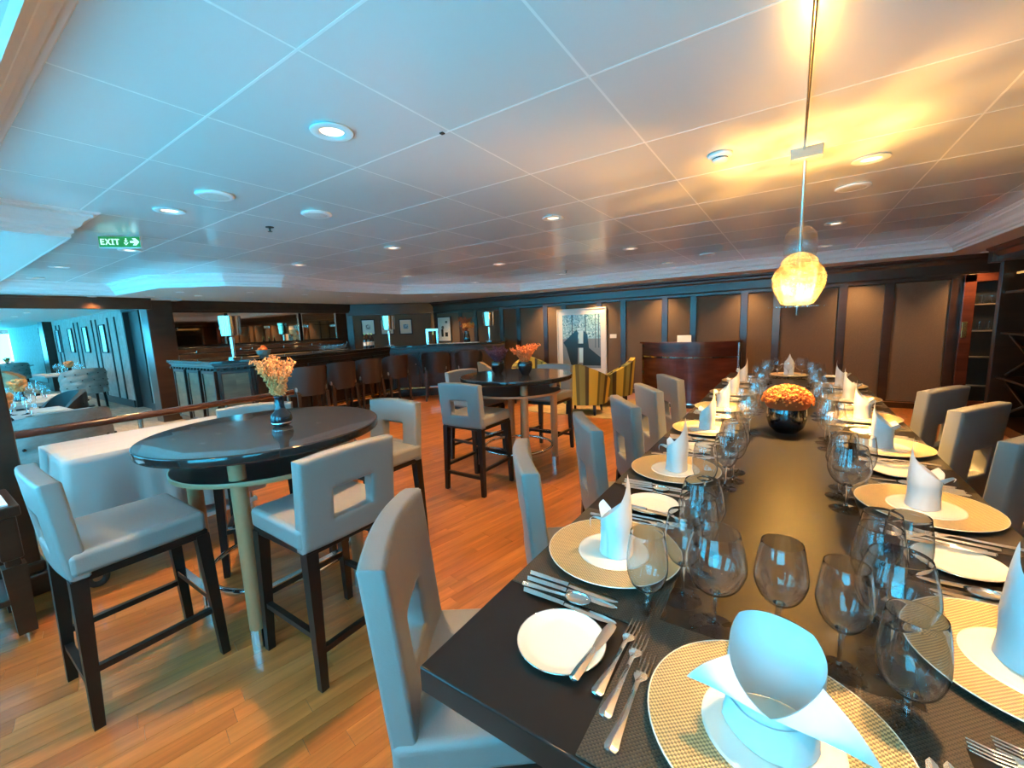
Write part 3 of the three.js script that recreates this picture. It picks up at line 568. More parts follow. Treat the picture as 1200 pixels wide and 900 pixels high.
// ---------------------------------------------------------------- pendant over the long table
{
  const PZ = -2.62, PX = 0.02;
  const t = thing('pendant_lamp', 'blown glass pendant lamp with lit bulb hanging over long table', 'lamp', [PX, 0, PZ]);
  part(t, 'canopy', rbox(0.13, 0.05, 0.06, 0.005, CE - 0.025, 0, 0.003), std({ color: lin(0.45, 0.40, 0.33), roughness: 0.5, metalness: 0.3 }), 'rectangular metal ceiling canopy');
  part(t, 'rod', rod([0, CE - 0.05, 0], [0, 1.5, 0], 0.0075), M.steel);
  part(t, 'cable', rod([-0.005, CE - 0.008, 0.03], [-0.005, CE - 0.008, 2.3], 0.006), M.steel, 'thin cable run along the ceiling');
  const streaks = tex(256, 256, (u, v) => { const a = nA(u * 16, v * 4), b = nB(u * 32, v * 24), k = Math.pow(Math.abs(a * 0.65 + b * 0.35 - 0.5) * 2.6, 0.8); const q = Math.min(1, 0.5 + 0.6 * k); return [255 * q, 250 * q, 235 * q]; }, true, [2, 1]);
  const blown = phy({ color: lin(1, 0.97, 0.9), map: streaks, roughness: 0.14, transmission: 1, thickness: 0, ior: 1.5, side: THREE.DoubleSide, bumpMap: waveBump, bumpScale: 0.006 });
  const clear = phy({ color: lin(0.97, 0.97, 0.95), roughness: 0.02, transmission: 1, thickness: 0, ior: 1.7, side: THREE.DoubleSide, bumpMap: waveBump, bumpScale: 0.002 });
  part(t, 'upper_bell', lathe([[0.024, 1.785], [0.045, 1.775], [0.068, 1.745], [0.075, 1.70], [0.073, 1.66], [0.066, 1.638], [0.06, 1.63]], 40), clear, 'clear upper glass bell');
  part(t, 'inner_shade', lathe([[0.022, 1.66], [0.05, 1.648], [0.078, 1.62], [0.083, 1.58], [0.076, 1.51], [0.066, 1.45], [0.058, 1.41]], 40), blown, 'inner glass shade');
  part(t, 'outer_shade', lathe([[0.082, 1.60], [0.103, 1.575], [0.118, 1.535], [0.114, 1.49], [0.095, 1.445], [0.078, 1.415], [0.07, 1.402], [0.05, 1.396]], 48), blown, 'swirled outer glass shade');
  part(t, 'inner_cone', lathe([[0.009, 1.65], [0.024, 1.6], [0.038, 1.53], [0.03, 1.5]], 24), clear, 'clear inner glass cone');
  part(t, 'bulb', new THREE.SphereGeometry(0.04, 24, 16).translate(0, 1.47, 0), M.bulb, 'warm lit bulb');
  part(t, 'disc', cyl(0.13, 0.13, 0.005, 0, 1.388, 0, 48), M.glass, 'flat clear glass disc');
  part(t, 'finial', lathe([[0.0, 1.343], [0.006, 1.345], [0.006, 1.385], [0.012, 1.39], [0, 1.395]], 16), M.chrome, 'metal finial');
  const l = new THREE.PointLight(lin(1, 0.56, 0.16), PENDANT, 0, 2); l.position.set(PX, 1.465, PZ); l.castShadow = true; l.shadow.radius = 1; l.name = 'pendant_light'; scene.add(l);
}
// ---------------------------------------------------------------- ceiling fittings
const dl = (() => { let proto = null; return (x, y, z, label, group, power, r = 0.045) => {
  let t;
  if (!proto) {
    t = proto = thing('downlight', label, 'ceiling light');
    part(t, 'trim_ring', lathe([[0.047, 0.0], [0.075, -0.001], [0.082, -0.005], [0.08, -0.009], [0.05, -0.011], [0.046, 0.0]], 32), M.white, 'white trim ring');
    part(t, 'lens', lathe([[0, -0.003], [0.045, -0.003], [0.047, 0.0], [0, 0.0]], 24), M.lampGlow, 'warm lit lamp');
  } else t = copyOf(proto, label);
  t.userData.group = group; t.position.set(x, y, z); if (r !== 0.045) t.scale.set(0.62, 1, 0.62);
  const s = new THREE.SpotLight(WARM, power, 0, r < 0.04 ? 0.95 : 0.78, r < 0.04 ? 1 : 0.75, 2); s.position.set(x, y - 0.02, z); s.target.position.set(x, 0, z); s.castShadow = true; s.shadow.radius = 2; s.name = 'downlight_light'; scene.add(s, s.target);
}; })();
for (const [x, z, where] of [[-1.56, -1.1, 'above the floor between vase table and long table'], [-3.26, -1.09, 'above the cloth-covered cart'], [-1.54, -2.93, 'between the two-bowl table and the long table'], [-3.26, -2.85, 'between the two-bowl table and the bar'], [0.31, -3.01, 'beside the pendant lamp'],
  [-4.78, -2.77, 'above the floor before the bar end cabinet'], [-1.53, -4.73, 'between the long table and the striped armchairs'], [-3.18, -4.53, 'above the open floor behind the two-bowl table'], [0.29, -4.88, 'above the panelled-wall end of the long table'], [-4.8, -4.42, 'above the floor before the middle counter stools'],
  [0.29, -6.4, 'between the long table and the panelled wall'], [-3.14, -6.2, 'above the rug and striped armchairs'], [-4.76, -6.0, 'above the plain tan armchair'], [-1.5, -6.3, 'above the reception desk'], [0.31, -1.1, 'above the table end away from panelled wall']])
  dl(x, CE - 0.0005, z, 'round white recessed downlight ' + where, 'tiled ceiling downlights', SPOT);
for (const [x, z] of [[-6.38, -1.1], [-7.6, -1.1], [-4.9, -1.3]]) dl(x, CE - 0.0005, z, 'round recessed downlight in the tiled ceiling near the header beam', 'downlights by the header beam', SPOT * 0.6);
for (const [x, z] of [[-7.9, -2.25], [-7.1, -2.35], [-7.6, -2.75], [-6.75, -3.1], [-6.75, -3.95], [-6.75, -4.8], [-7.1, -5.9], [-8.3, -3.2], [-8.35, -4.2], [-8.35, -5.2], [-6.05, -6.3], [-6.6, -7.2]])
  dl(x, SO - 0.0005, z, 'small recessed downlight in the soffit above the bar', 'bar soffit downlights', SOFFIT, 0.03);
for (const x of [-4.2, -3.1, -1.9, -0.6, 0.75, 1.9]) dl(x, SO - 0.0005, -7.42, 'small recessed downlight in the soffit along the panelled wall', 'panelled wall soffit downlights', SOFFIT, 0.03);
for (const x of [-4.3, -3.1, -1.9, -0.7, 0.6]) dl(x, SO - 0.0005, 0.15, 'small recessed downlight in the soffit along the windows', 'window soffit downlights', SOFFIT * 0.35, 0.03);
for (const z of [-0.6, -1.7]) dl(-8.28, SO - 0.0005, z, 'small recessed downlight washing the dark header beam', 'header beam downlights', SOFFIT, 0.03);
for (const [x, z] of [[-11, -1.6], [-12.5, -1.6], [-14, -1.6], [-16, -1.6], [-12, 0], [-15, 0]]) dl(x, 1.979, z, 'small recessed downlight in the dining area ceiling', 'dining area downlights', SOFFIT, 0.03);
const speaker = placer(() => { const t = thing('ceiling_speaker', '', 'speaker'); part(t, 'rim', lathe([[0.072, 0], [0.092, -0.001], [0.095, -0.008], [0.085, -0.014], [0.07, -0.016], [0.068, -0.012], [0.07, 0]], 40), M.white); part(t, 'grille', lathe([[0, -0.014], [0.07, -0.014], [0.07, 0], [0, 0]], 32), M.soffit); return t; });
speaker('round white ceiling speaker beside the window-end downlight', [-2.74, CE, -1.14], 0, 'ceiling speakers');
speaker('round white ceiling speaker near the small black sprinkler', [-2.69, CE, -1.72], 0, 'ceiling speakers');
speaker('round white ceiling speaker behind the pendant lamp', [0.29, CE, -3.58], 0, 'ceiling speakers');
speaker('round white ceiling speaker above the panelled-wall table end', [-0.92, CE, -5.9], 0, 'ceiling speakers');
{
  const t = thing('smoke_detector', 'white domed smoke detector on the ceiling beside the pendant', 'smoke detector', [-0.33, CE, -2.41]);
  part(t, 'base', lathe([[0, 0], [0.055, 0], [0.055, -0.014], [0.046, -0.018], [0, -0.018]], 32), M.white);
  part(t, 'sensor_head', lathe([[0.036, -0.018], [0.036, -0.03], [0.03, -0.04], [0, -0.042]], 32), M.white);
  part(t, 'slot_band', lathe([[0.0365, -0.022], [0.0365, -0.027]], 32), M.slate, 'dark sensor slots');
}
const sprinkler = placer(() => { const t = thing('sprinkler_head', '', 'sprinkler'); part(t, 'plate', cyl(0.028, 0.028, 0.004, 0, -0.002, 0), M.slate); part(t, 'stem', cyl(0.006, 0.006, 0.03, 0, -0.018, 0, 10), M.slate); part(t, 'deflector', cyl(0.016, 0.016, 0.002, 0, -0.033, 0, 12), M.slate); return t; });
sprinkler('small black sprinkler head in the ceiling between exit sign and speakers', [-3.27, CE, -1.7], 0, 'sprinkler heads');
sprinkler('small black sprinkler head in the ceiling near the panelled wall', [-2.9, CE, -5.9], 0, 'sprinkler heads');
single('ceiling_plug', 'tiny black plug at a ceiling joint crossing', 'plug', box(0.016, 0.006, 0.016, -1.235, CE - 0.002, -1.39), M.slate);
const font = await new FontLoader().loadAsync('fonts/droid/droid_sans_bold.typeface.json');
{
  const t = thing('exit_sign', 'green lit EXIT sign with arrow hanging from the ceiling', 'sign', [-4.285, CE, -1.085], Math.PI / 4 + 0.02);
  const gm = std({ color: lin(0.01, 0.16, 0.05), emissive: lin(0.03, 0.35, 0.06), emissiveIntensity: 0.5, roughness: 0.4 }), wm = std({ color: lin(0.85, 0.9, 0.8), emissive: lin(0.75, 1, 0.7), emissiveIntensity: 0.7, roughness: 0.4 });
  part(t, 'housing', rbox(0.275, 0.09, 0.018, 0, -0.05, -0.012, 0.003), M.white);
  part(t, 'face', box(0.268, 0.078, 0.002, 0, -0.049, -0.0025), gm, 'green sign face');
  const tg = new TextGeometry('EXIT', { font, size: 0.044, depth: 0.002, curveSegments: 4 }).translate(-0.128, -0.071, -0.002);
  part(t, 'lettering', tg, wm, 'white letters EXIT');
  part(t, 'arrow', new THREE.ExtrudeGeometry(shapeOf([[0.085, -0.075], [0.108, -0.075], [0.13, -0.049], [0.108, -0.023], [0.085, -0.023], [0.1, -0.041], [0.07, -0.041], [0.07, -0.057], [0.1, -0.057]]), { depth: 0.002, bevelEnabled: false }).translate(0, 0, -0.002), wm, 'white arrow pointing right');
  part(t, 'running_figure', merge([cyl(0.005, 0.005, 0.002, 0, 0, 0, 12).rotateX(Math.PI / 2).translate(0.045, -0.028, 0), box(0.008, 0.02, 0.002, 0.043, -0.045, 0), box(0.005, 0.022, 0.002, 0, 0, 0).rotateZ(0.6).translate(0.036, -0.063, 0), box(0.005, 0.022, 0.002, 0, 0, 0).rotateZ(-0.7).translate(0.05, -0.062, 0), box(0.022, 0.004, 0.002, 0.044, -0.041, 0)]), wm, 'white running figure');
  for (const x of [-0.1, 0.1]) part(t, 'hanger', box(0.008, 0.012, 0.008, x, -0.004, -0.012), M.chrome);
}

// ---------------------------------------------------------------- bar counter
const BY = 1.04;
{
  const front = [[-7.9, -2.36], [-6.32, -2.34], [-6.12, -2.75], [-6.28, -4.0], [-6.58, -5.5], [-4.86, -7.0]];
  const grow = (p, d) => { const a = offsetPoly(p, d, false); return a; };
  const sgn = areaOf([...grow(front, 0.1), [-9, -7], [-9, -2.4]]) > areaOf([...front, [-9, -7], [-9, -2.4]]) ? 1 : -1;   // outwards
  const back = [[-5.3, -7.6], [-7.25, -5.75], [-6.95, -4.1], [-6.8, -3.05], [-7.9, -3.0]];
  const t = thing('bar_counter', 'long dark wood bar counter with panelled end cabinet', 'bar');
  part(t, 'body', slab([...grow(front, -0.05 * sgn), ...back], 0.1, BY - 0.04), M.darkWood);
  part(t, 'plinth', slab([...grow(front, -0.1 * sgn), ...back], 0, 0.1), M.slate);
  part(t, 'countertop', slab([...grow(front, 0.04 * sgn), [-5.25, -7.68], ...back.slice(1)], BY - 0.04, BY, [], 0.008), M.lacquer, 'polished dark counter top');
  part(t, 'frieze', sweep(front, [[-0.05, BY - 0.1], [-0.01, BY - 0.1], [-0.01, BY - 0.07], [0.015, BY - 0.06], [0.015, BY - 0.04]].map(([d, y]) => [d * sgn, y])), M.darkWood);
  part(t, 'foot_rail', tube([[-5.98, 0.2, -2.8], [-6.1, 0.2, -4.0], [-6.38, 0.2, -5.4], [-6.3, 0.2, -5.55], [-4.85, 0.2, -6.78]], 0.02, 60, 10), M.brass, 'brass foot rail');
  const gold = std({ color: lin(0.27, 0.2, 0.12), map: grainTex, roughness: 0.3, metalness: 0.2 });
  const seg = (i, n, w, m, knob) => {
    const a = front[i], b = front[i + 1], L = Math.hypot(b[0] - a[0], b[1] - a[1]), th = -Math.atan2(b[1] - a[1], b[0] - a[0]);
    const nrm = [(b[1] - a[1]) / L * sgn, -(b[0] - a[0]) / L * sgn];
    for (let k = 0; k < n; k++) {
      const s = (k + 0.5) / n, cx = a[0] + (b[0] - a[0]) * s - nrm[0] * 0.05, cz = a[1] + (b[1] - a[1]) * s - nrm[1] * 0.05, pw = L / n * w;
      const side = Math.sign(Math.sin(th) * nrm[0] + Math.cos(th) * nrm[1]);
      const put = g => g.applyMatrix4(new THREE.Matrix4().makeRotationY(th).setPosition(cx, 0, cz));
      const p = part(t, 'door_panel', put(rbox(pw, 0.66, 0.03, 0, 0.53, 0.012 * side, 0.006)), m);
      part(p, 'panel_frame', put(merge([rbox(0.035, 0.74, 0.05, -pw / 2 - 0.005, 0.53, 0.015 * side), rbox(0.035, 0.74, 0.05, pw / 2 + 0.005, 0.53, 0.015 * side), rbox(pw, 0.04, 0.05, 0, 0.88, 0.015 * side), rbox(pw, 0.04, 0.05, 0, 0.18, 0.015 * side)])), M.darkWood);
      if (knob) part(p, 'knob', put(new THREE.SphereGeometry(0.014, 12, 8).translate((k % 2 ? -1 : 1) * pw * 0.4, 0.66, 0.04 * side)), M.chrome, 'chrome knob');
    }
  };
  seg(0, 3, 0.72, gold); seg(1, 1, 0.72, gold); seg(2, 3, 0.8, M.darkWood); seg(3, 3, 0.8, M.darkWood); seg(4, 4, 0.82, M.darkWood, true);
  // dentil blocks under the counter of the end cabinet
  for (const [i, n] of [[0, 14], [1, 6]]) { const a = front[i], b = front[i + 1]; for (let k = 0; k < n; k++) { const s = (k + 0.5) / n; part(t, 'dentil', rbox(0.035, 0.03, 0.035, a[0] + (b[0] - a[0]) * s, BY - 0.115, a[1] + (b[1] - a[1]) * s, 0.003).translate(i ? 0.005 : 0, 0, i ? 0 : 0.005), M.darkWood); } }
}
// back bar with mirrors, shelves and brackets
{
  const t = thing('back_bar', 'mirrored back bar with stepped dark shelves and chrome brackets', 'back bar', [-8.78, 0, 0]);
  part(t, 'cabinet', rbox(0.4, 0.95, 3.3, 0.2, 0.475, -4.25, 0.01), M.darkWood);
  [0, 1, 2].forEach(k => part(t, 'step_shelf', rbox(0.32 - k * 0.08, 0.03, 3.2, 0.16 - k * 0.04, 1.0 + k * 0.09, -4.25, 0.005), M.lacquer));
  [0, 1].forEach(k => part(t, 'step_riser', rbox(0.3 - k * 0.08, 0.06, 3.15, 0.14 - k * 0.04, 1.045 + k * 0.09, -4.25, 0.003), M.darkWood));
  for (const [z0, z1] of [[-2.68, -3.5], [-3.58, -4.9], [-4.98, -5.78]]) {
    const m = part(t, 'mirror', box(0.01, 0.6, z0 - z1, 0.055, 1.53, (z0 + z1) / 2), M.mirror, 'dark tinted mirror');
    part(m, 'mirror_frame', merge([box(0.025, 0.02, z0 - z1 + 0.03, 0.06, 1.83, (z0 + z1) / 2), box(0.025, 0.62, 0.02, 0.06, 1.53, z0), box(0.025, 0.62, 0.02, 0.06, 1.53, z1)]), M.steel, 'thin metal frame');
    part(t, 'glass_shelf', box(0.12, 0.01, z0 - z1 - 0.02, 0.12, 1.54, (z0 + z1) / 2), M.pane, 'clear glass shelf');
  }
  for (const z of [-2.75, -3.45, -3.65, -4.25, -4.85, -5.05, -5.7]) { part(t, 'bracket', rbox(0.1, 0.05, 0.018, 0.11, 1.515, z, 0.003), M.chrome); part(t, 'bracket', rbox(0.05, 0.04, 0.018, 0.22, 1.12, z - 0.2, 0.003), M.chrome); }
  part(t, 'light_strip', box(0.03, 0.012, 3.1, 0.3, 0.965, -4.25), M.shelfGlow, 'amber glowing strip under the shelf');
  const l = new THREE.RectAreaLight(lin(1, 0.55, 0.15), 1.2, 3.0, 0.03); l.position.set(-8.42, 0.96, -4.25); l.rotation.set(-Math.PI / 2, 0, Math.PI / 2); l.name = 'back_bar_light'; scene.add(l);
}
const bottle = placer(() => { const t = thing('liquor_bottle', '', 'bottle'); part(t, 'glass', lathe([[0, 0], [0.034, 0], [0.036, 0.01], [0.036, 0.14], [0.03, 0.17], [0.013, 0.195], [0.012, 0.25], [0, 0.25]], 16), M.smoked); part(t, 'cap', cyl(0.014, 0.014, 0.03, 0, 0.262, 0, 12), M.brass); part(t, 'paper_label', lathe([[0.0366, 0.04], [0.0366, 0.11]], 16), M.paper, 'pale paper label'); return t; });
[[-6.82, -5.2], [-6.86, -5.3], [-6.78, -5.08]].forEach(([x, z]) => bottle('dark liquor bottle with pale label on the bar beside a lamp', [x, BY, z], 0, 'bottles on the bar counter'));
// lamps on the bar
const barLamp = placer(() => {
  const t = thing('table_lamp', '', 'lamp');
  part(t, 'base', rbox(0.13, 0.025, 0.1, 0, 0.0125, 0, 0.004), M.chrome);
  part(t, 'column', lathe([[0, 0.02], [0.02, 0.025], [0.022, 0.03], [0.03, 0.3], [0.012, 0.31], [0.01, 0.36], [0, 0.36]], 20), M.chrome);
  part(t, 'shade', lathe([[0.12, 0.33], [0.135, 0.6], [0.132, 0.6], [0.117, 0.33], [0.12, 0.33]], 40), std({ color: lin(0.72, 0.70, 0.66), roughness: 0.16, metalness: 1, side: THREE.DoubleSide }), 'polished silver drum shade');
  return t;
});
barLamp('silver-shaded table lamp on the end cabinet of the bar', [-6.6, BY, -2.72], 0, 'silver lamps on the bar');
barLamp('silver-shaded table lamp on the bar before the small pictures', [-6.72, BY, -5.62], 0, 'silver lamps on the bar');
barLamp('silver-shaded table lamp on the bar beside the flower vase', [-5.2, BY, -6.95], 0, 'silver lamps on the bar');
{
  const t = thing('fruit_bowl', 'grey bowl of orange fruit beside the lamp on the bar', 'bowl', [-6.55, BY, -3.1]);
  part(t, 'bowl', lathe([[0, 0], [0.05, 0], [0.09, 0.05], [0.1, 0.1], [0.095, 0.1], [0.08, 0.05], [0, 0.02]], 28), M.tuft);
  for (const [x, y, z] of [[0.03, 0.1, 0], [-0.03, 0.1, 0.03], [-0.02, 0.11, -0.035], [0.0, 0.13, 0.0]]) part(t, 'orange', new THREE.SphereGeometry(0.036, 14, 10).translate(x, y, z), M.orange);
}
{
  const t = thing('beer_tap', 'chrome arched beer tap on the bar counter', 'tap', [-6.05, BY, -6.15], 0.7);
  part(t, 'arch', merge([rbox(0.05, 0.3, 0.05, -0.1, 0.15, 0), rbox(0.25, 0.05, 0.05, 0, 0.29, 0), rbox(0.04, 0.26, 0.04, 0.1, 0.14, 0)]), M.chrome); part(t, 'spout', cyl(0.012, 0.012, 0.07, 0.02, 0.23, 0.03, 10), M.brass);
}
const tumbler = placer(() => single('bar_glass', '', 'glass', lathe([[0, 0.002], [0.026, 0.002], [0.032, 0.09], [0.0315, 0.09], [0.026, 0.004], [0, 0.004]], 16), M.glass));
for (let i = 0; i < 6; i++) for (let j = 0; j < 2; j++) tumbler('small clear glass in rows on a bar tray', [-6.52 - j * 0.08, BY + 0.012, -4.05 - i * 0.08], 0, 'glasses in rows on the bar');
single('glass_tray', 'dark tray under rows of glasses on the bar', 'tray', rbox(0.24, 0.012, 0.56, -6.56, BY + 0.006, -4.25, 0.004), M.slate);
for (let i = 0; i < 9; i++) single('coaster', 'small white coaster in a row on the bar counter', 'coaster', rbox(0.09, 0.01, 0.09, -5.95 + i * 0.085 - 0.12, BY + 0.005, -6.12 - i * 0.078, 0.003), M.paper, 'coasters along the bar');
function bouquet(name, label, p) {
  const t = thing(name, label, 'vase', p);
  part(t, 'vase', lathe([[0, 0], [0.06, 0], [0.075, 0.05], [0.07, 0.12], [0.05, 0.2], [0.06, 0.23], [0.05, 0.23], [0.04, 0.2], [0, 0.1]], 28), M.smoked);
  const [s, l] = sprigs(14, 0.16, 0.42, 0.02, 42); part(t, 'stems', s.translate(0, 0.12, 0), M.stem); const o = part(t, 'dark_leaves', l.translate(-0.05, 0.12, 0), M.rust); o.userData.kind = 'stuff';
  const b = part(t, 'orange_blooms', blobs(70, () => { const a = rr(0, 6.28), q = Math.sqrt(rnd()); return [0.06 + Math.cos(a) * q * 0.12, 0.34 + rr(-0.03, 0.06), Math.sin(a) * q * 0.1]; }, 0.015, 0.03), std({ color: lin(0.85, 0.3, 0.05), roughness: 0.7 })); b.userData.kind = 'stuff';
}
bouquet('flower_vase', 'black vase of orange blooms and rust leaves on the bar', [-5.62, BY, -6.72]);

// bar stools at the counter
const tubStool = placer(() => {
  const t = thing('counter_stool', '', 'stool');
  part(t, 'seat', seatGeo(0.40, 0.38, 0.58, 0.65).translate(0, 0, -0.04), M.leather, 'pale seat pad');
  part(t, 'seat_frame', rbox(0.40, 0.04, 0.40, 0, 0.565, -0.03, 0.01), M.espresso);
  const R = 0.25, T = 0.035, prof = (u, v) => { const a = (u - 0.5) * 3.5, ea = Math.abs(u - 0.5) * 2, h = 0.52 + v * (0.40 - 0.2 * Math.pow(ea, 4)); return [a, h]; };
  const f = k => (u, v) => { const [a, h] = prof(u, v), r = R + k + 0.02 * v; return [Math.sin(a) * r, h, Math.cos(a) * r * 0.95 - 0.015]; };
  const o = sheet(f(0), 24, 6), i = sheet((u, v) => f(-T)(1 - u, v), 24, 6), rim = sheet((u, v) => { const a = f(0)(u, 1), b = f(-T)(u, 1); return a.map((q, n) => q + (b[n] - q) * v); }, 24, 1), e0 = sheet((u, v) => { const a = f(-T)(0, v), b = f(0)(0, v); return a.map((q, n) => q + (b[n] - q) * u); }, 1, 6), e1 = sheet((u, v) => { const a = f(0)(1, v), b = f(-T)(1, v); return a.map((q, n) => q + (b[n] - q) * u); }, 1, 6);
  const em = M.espresso.clone(); em.side = THREE.DoubleSide;
  part(t, 'tub_back', merge([o, i, rim, e0, e1]), em, 'dark wrap-around back');
  for (const [sx, sz] of [[-1, -1], [1, -1], [1, 1], [-1, 1]]) part(t, 'leg', legGeo([sx * 0.18, 0.56, sz * 0.17], [sx * 0.205, 0, sz * 0.2], 0.042, 0.028), M.espresso);
  part(t, 'foot_bar', bar2([-0.195, 0.22, -0.19], [0.195, 0.22, -0.19], 0.022), M.chrome);
  return t;
});
[[-5.36, -3.12, -0.95, -0.2], [-5.5, -3.72, -1, -0.1], [-5.58, -4.28, -1, -0.1], [-5.65, -4.9, -1, -0.15], [-5.5, -5.62, -0.65, -0.75], [-5.0, -6.0, -0.65, -0.75]].forEach(([x, z, fx, fz], i) =>
  tubStool('dark tub-backed bar stool at the counter, ' + ORD[i + 1] + ' from the bar end cabinet', [x + fx * 0.2, 0, z + fz * 0.2], facing(fx, fz), 'dark stools along the bar counter'));

// ---------------------------------------------------------------- pictures and plates on the walls
function canvasTex(w, h, draw) { const c = document.createElement('canvas'); c.width = w; c.height = h; draw(c.getContext('2d'), w, h); const t = new THREE.CanvasTexture(c); t.colorSpace = THREE.SRGBColorSpace; return t; }
function picture(label, w, h, mw, p, turn, draw, frameMat = M.slate, group) {
  const t = thing('framed_picture', label, 'picture', p, turn, group);
  part(t, 'frame', merge([rbox(w, 0.025, 0.03, 0, h / 2 - 0.0125, 0.015), rbox(w, 0.025, 0.03, 0, -h / 2 + 0.0125, 0.015), rbox(0.025, h, 0.03, -w / 2 + 0.0125, 0, 0.015), rbox(0.025, h, 0.03, w / 2 - 0.0125, 0, 0.015)]), frameMat);
  part(t, 'mount', box(w - 0.03, h - 0.03, 0.012, 0, 0, 0.007), M.paper, 'cream mount');
  const g = new THREE.PlaneGeometry(w - 2 * mw, h - 2 * mw).translate(0, 0, 0.0145);
  part(t, 'print', g, std({ map: canvasTex(256, Math.round(256 * (h - 2 * mw) / (w - 2 * mw)), draw), roughness: 0.25 }), 'printed image');
  return t;
}
picture('large framed print of pale trees over dark shapes on the panelled wall', 1.06, 1.3, 0.12, [-3.47, 0.985, -7.685], 0, (c, w, h) => {
  c.fillStyle = '#8fb9c4'; c.fillRect(0, 0, w, h); c.fillStyle = '#7a858a'; c.fillRect(0, h * 0.45, w, h * 0.55);
  for (let i = 0; i < 500; i++) { c.fillStyle = ['#c6e2e6', '#6f9aa6', '#a9d3db', '#4d7582'][i % 4]; c.fillRect(rnd() * w, rnd() * h * 0.42, 3 + rnd() * 9, 3 + rnd() * 7); }
  c.fillStyle = '#39505a'; for (const x of [0.25, 0.6, 0.86, 0.94]) c.fillRect(w * x, 0, 4 + 4 * rnd(), h * 0.62);
  c.fillStyle = '#b7dbe4'; c.fillRect(w * 0.44, h * 0.3, w * 0.12, h * 0.6);
  c.fillStyle = '#223238'; c.beginPath(); c.moveTo(w * 0.02, h * 0.52); c.lineTo(w * 0.38, h * 0.28); c.lineTo(w * 0.42, h * 0.34); c.lineTo(w * 0.4, h * 0.95); c.lineTo(w * 0.22, h * 0.95); c.lineTo(w * 0.1, h * 0.62); c.fill();
  c.beginPath(); c.moveTo(w * 0.56, h * 0.3); c.lineTo(w * 0.66, h * 0.36); c.lineTo(w * 0.7, h * 0.62); c.lineTo(w, h * 0.8); c.lineTo(w, h * 0.95); c.lineTo(w * 0.54, h * 0.95); c.fill(); c.fillRect(w * 0.1, h * 0.54, w * 0.5, h * 0.08);
}, std({ color: lin(0.7, 0.68, 0.62), roughness: 0.5 }));
{
  const th = -Math.atan2(-7.72 + 6.15, -7.5 + 8.78), e = [Math.cos(th), -Math.sin(th)], n = [Math.sin(th), Math.cos(th)];
  const spot = (s, y) => [-8.78 + e[0] * s + n[0] * 0.02, y, -6.15 + e[1] * s + n[1] * 0.02];
  const sketch = (col, dark) => (c, w, h) => { c.fillStyle = '#efe7d2'; c.fillRect(0, 0, w, h); c.fillStyle = col; c.fillRect(w * 0.25, h * 0.3, w * 0.5, h * 0.35); c.strokeStyle = dark; c.lineWidth = 12; c.beginPath(); c.arc(w / 2, h * 0.45, w * 0.16, 0, 5); c.stroke(); c.fillStyle = dark; c.fillRect(w * 0.3, h * 0.64, w * 0.38, 10); };
  picture('small framed ink sketch with dark round mark behind the bar', 0.32, 0.38, 0.04, spot(0.44, 1.45), th, sketch('#d8d0bc', '#2a2a26'), M.slate);
  picture('small framed pale sketch half hidden by the bar lamp', 0.32, 0.38, 0.04, spot(0.88, 1.44), th, sketch('#cfe0e4', '#8a8f8c'), M.slate);
  picture('small framed sketch in light blue wash behind the bar', 0.32, 0.38, 0.04, spot(1.32, 1.43), th, sketch('#9cc9d8', '#5a6f78'), M.slate);
}
picture('tall framed ink drawing of figures on the panelled wall', 0.46, 0.62, 0.05, [-7.12, 1.33, -7.685], 0, (c, w, h) => { c.fillStyle = '#eae4d4'; c.fillRect(0, 0, w, h); c.fillStyle = '#3b3a34'; c.fillRect(w * 0.2, h * 0.5, w * 0.2, h * 0.35); c.fillRect(w * 0.55, h * 0.65, w * 0.25, h * 0.2); c.fillStyle = '#6d6a5f'; c.beginPath(); c.arc(w * 0.35, h * 0.42, w * 0.12, 0, 7); c.fill(); c.fillRect(w * 0.6, h * 0.12, w * 0.2, h * 0.1); for (let i = 0; i < 60; i++) c.fillRect(rnd() * w, h * (0.3 + 0.6 * rnd()), 2 + 6 * rnd(), 3); });
single('wall_card', 'small white caption card beside the large print', 'card', rbox(0.13, 0.075, 0.006, -2.82, 1.075, -7.7, 0.002), M.paper);

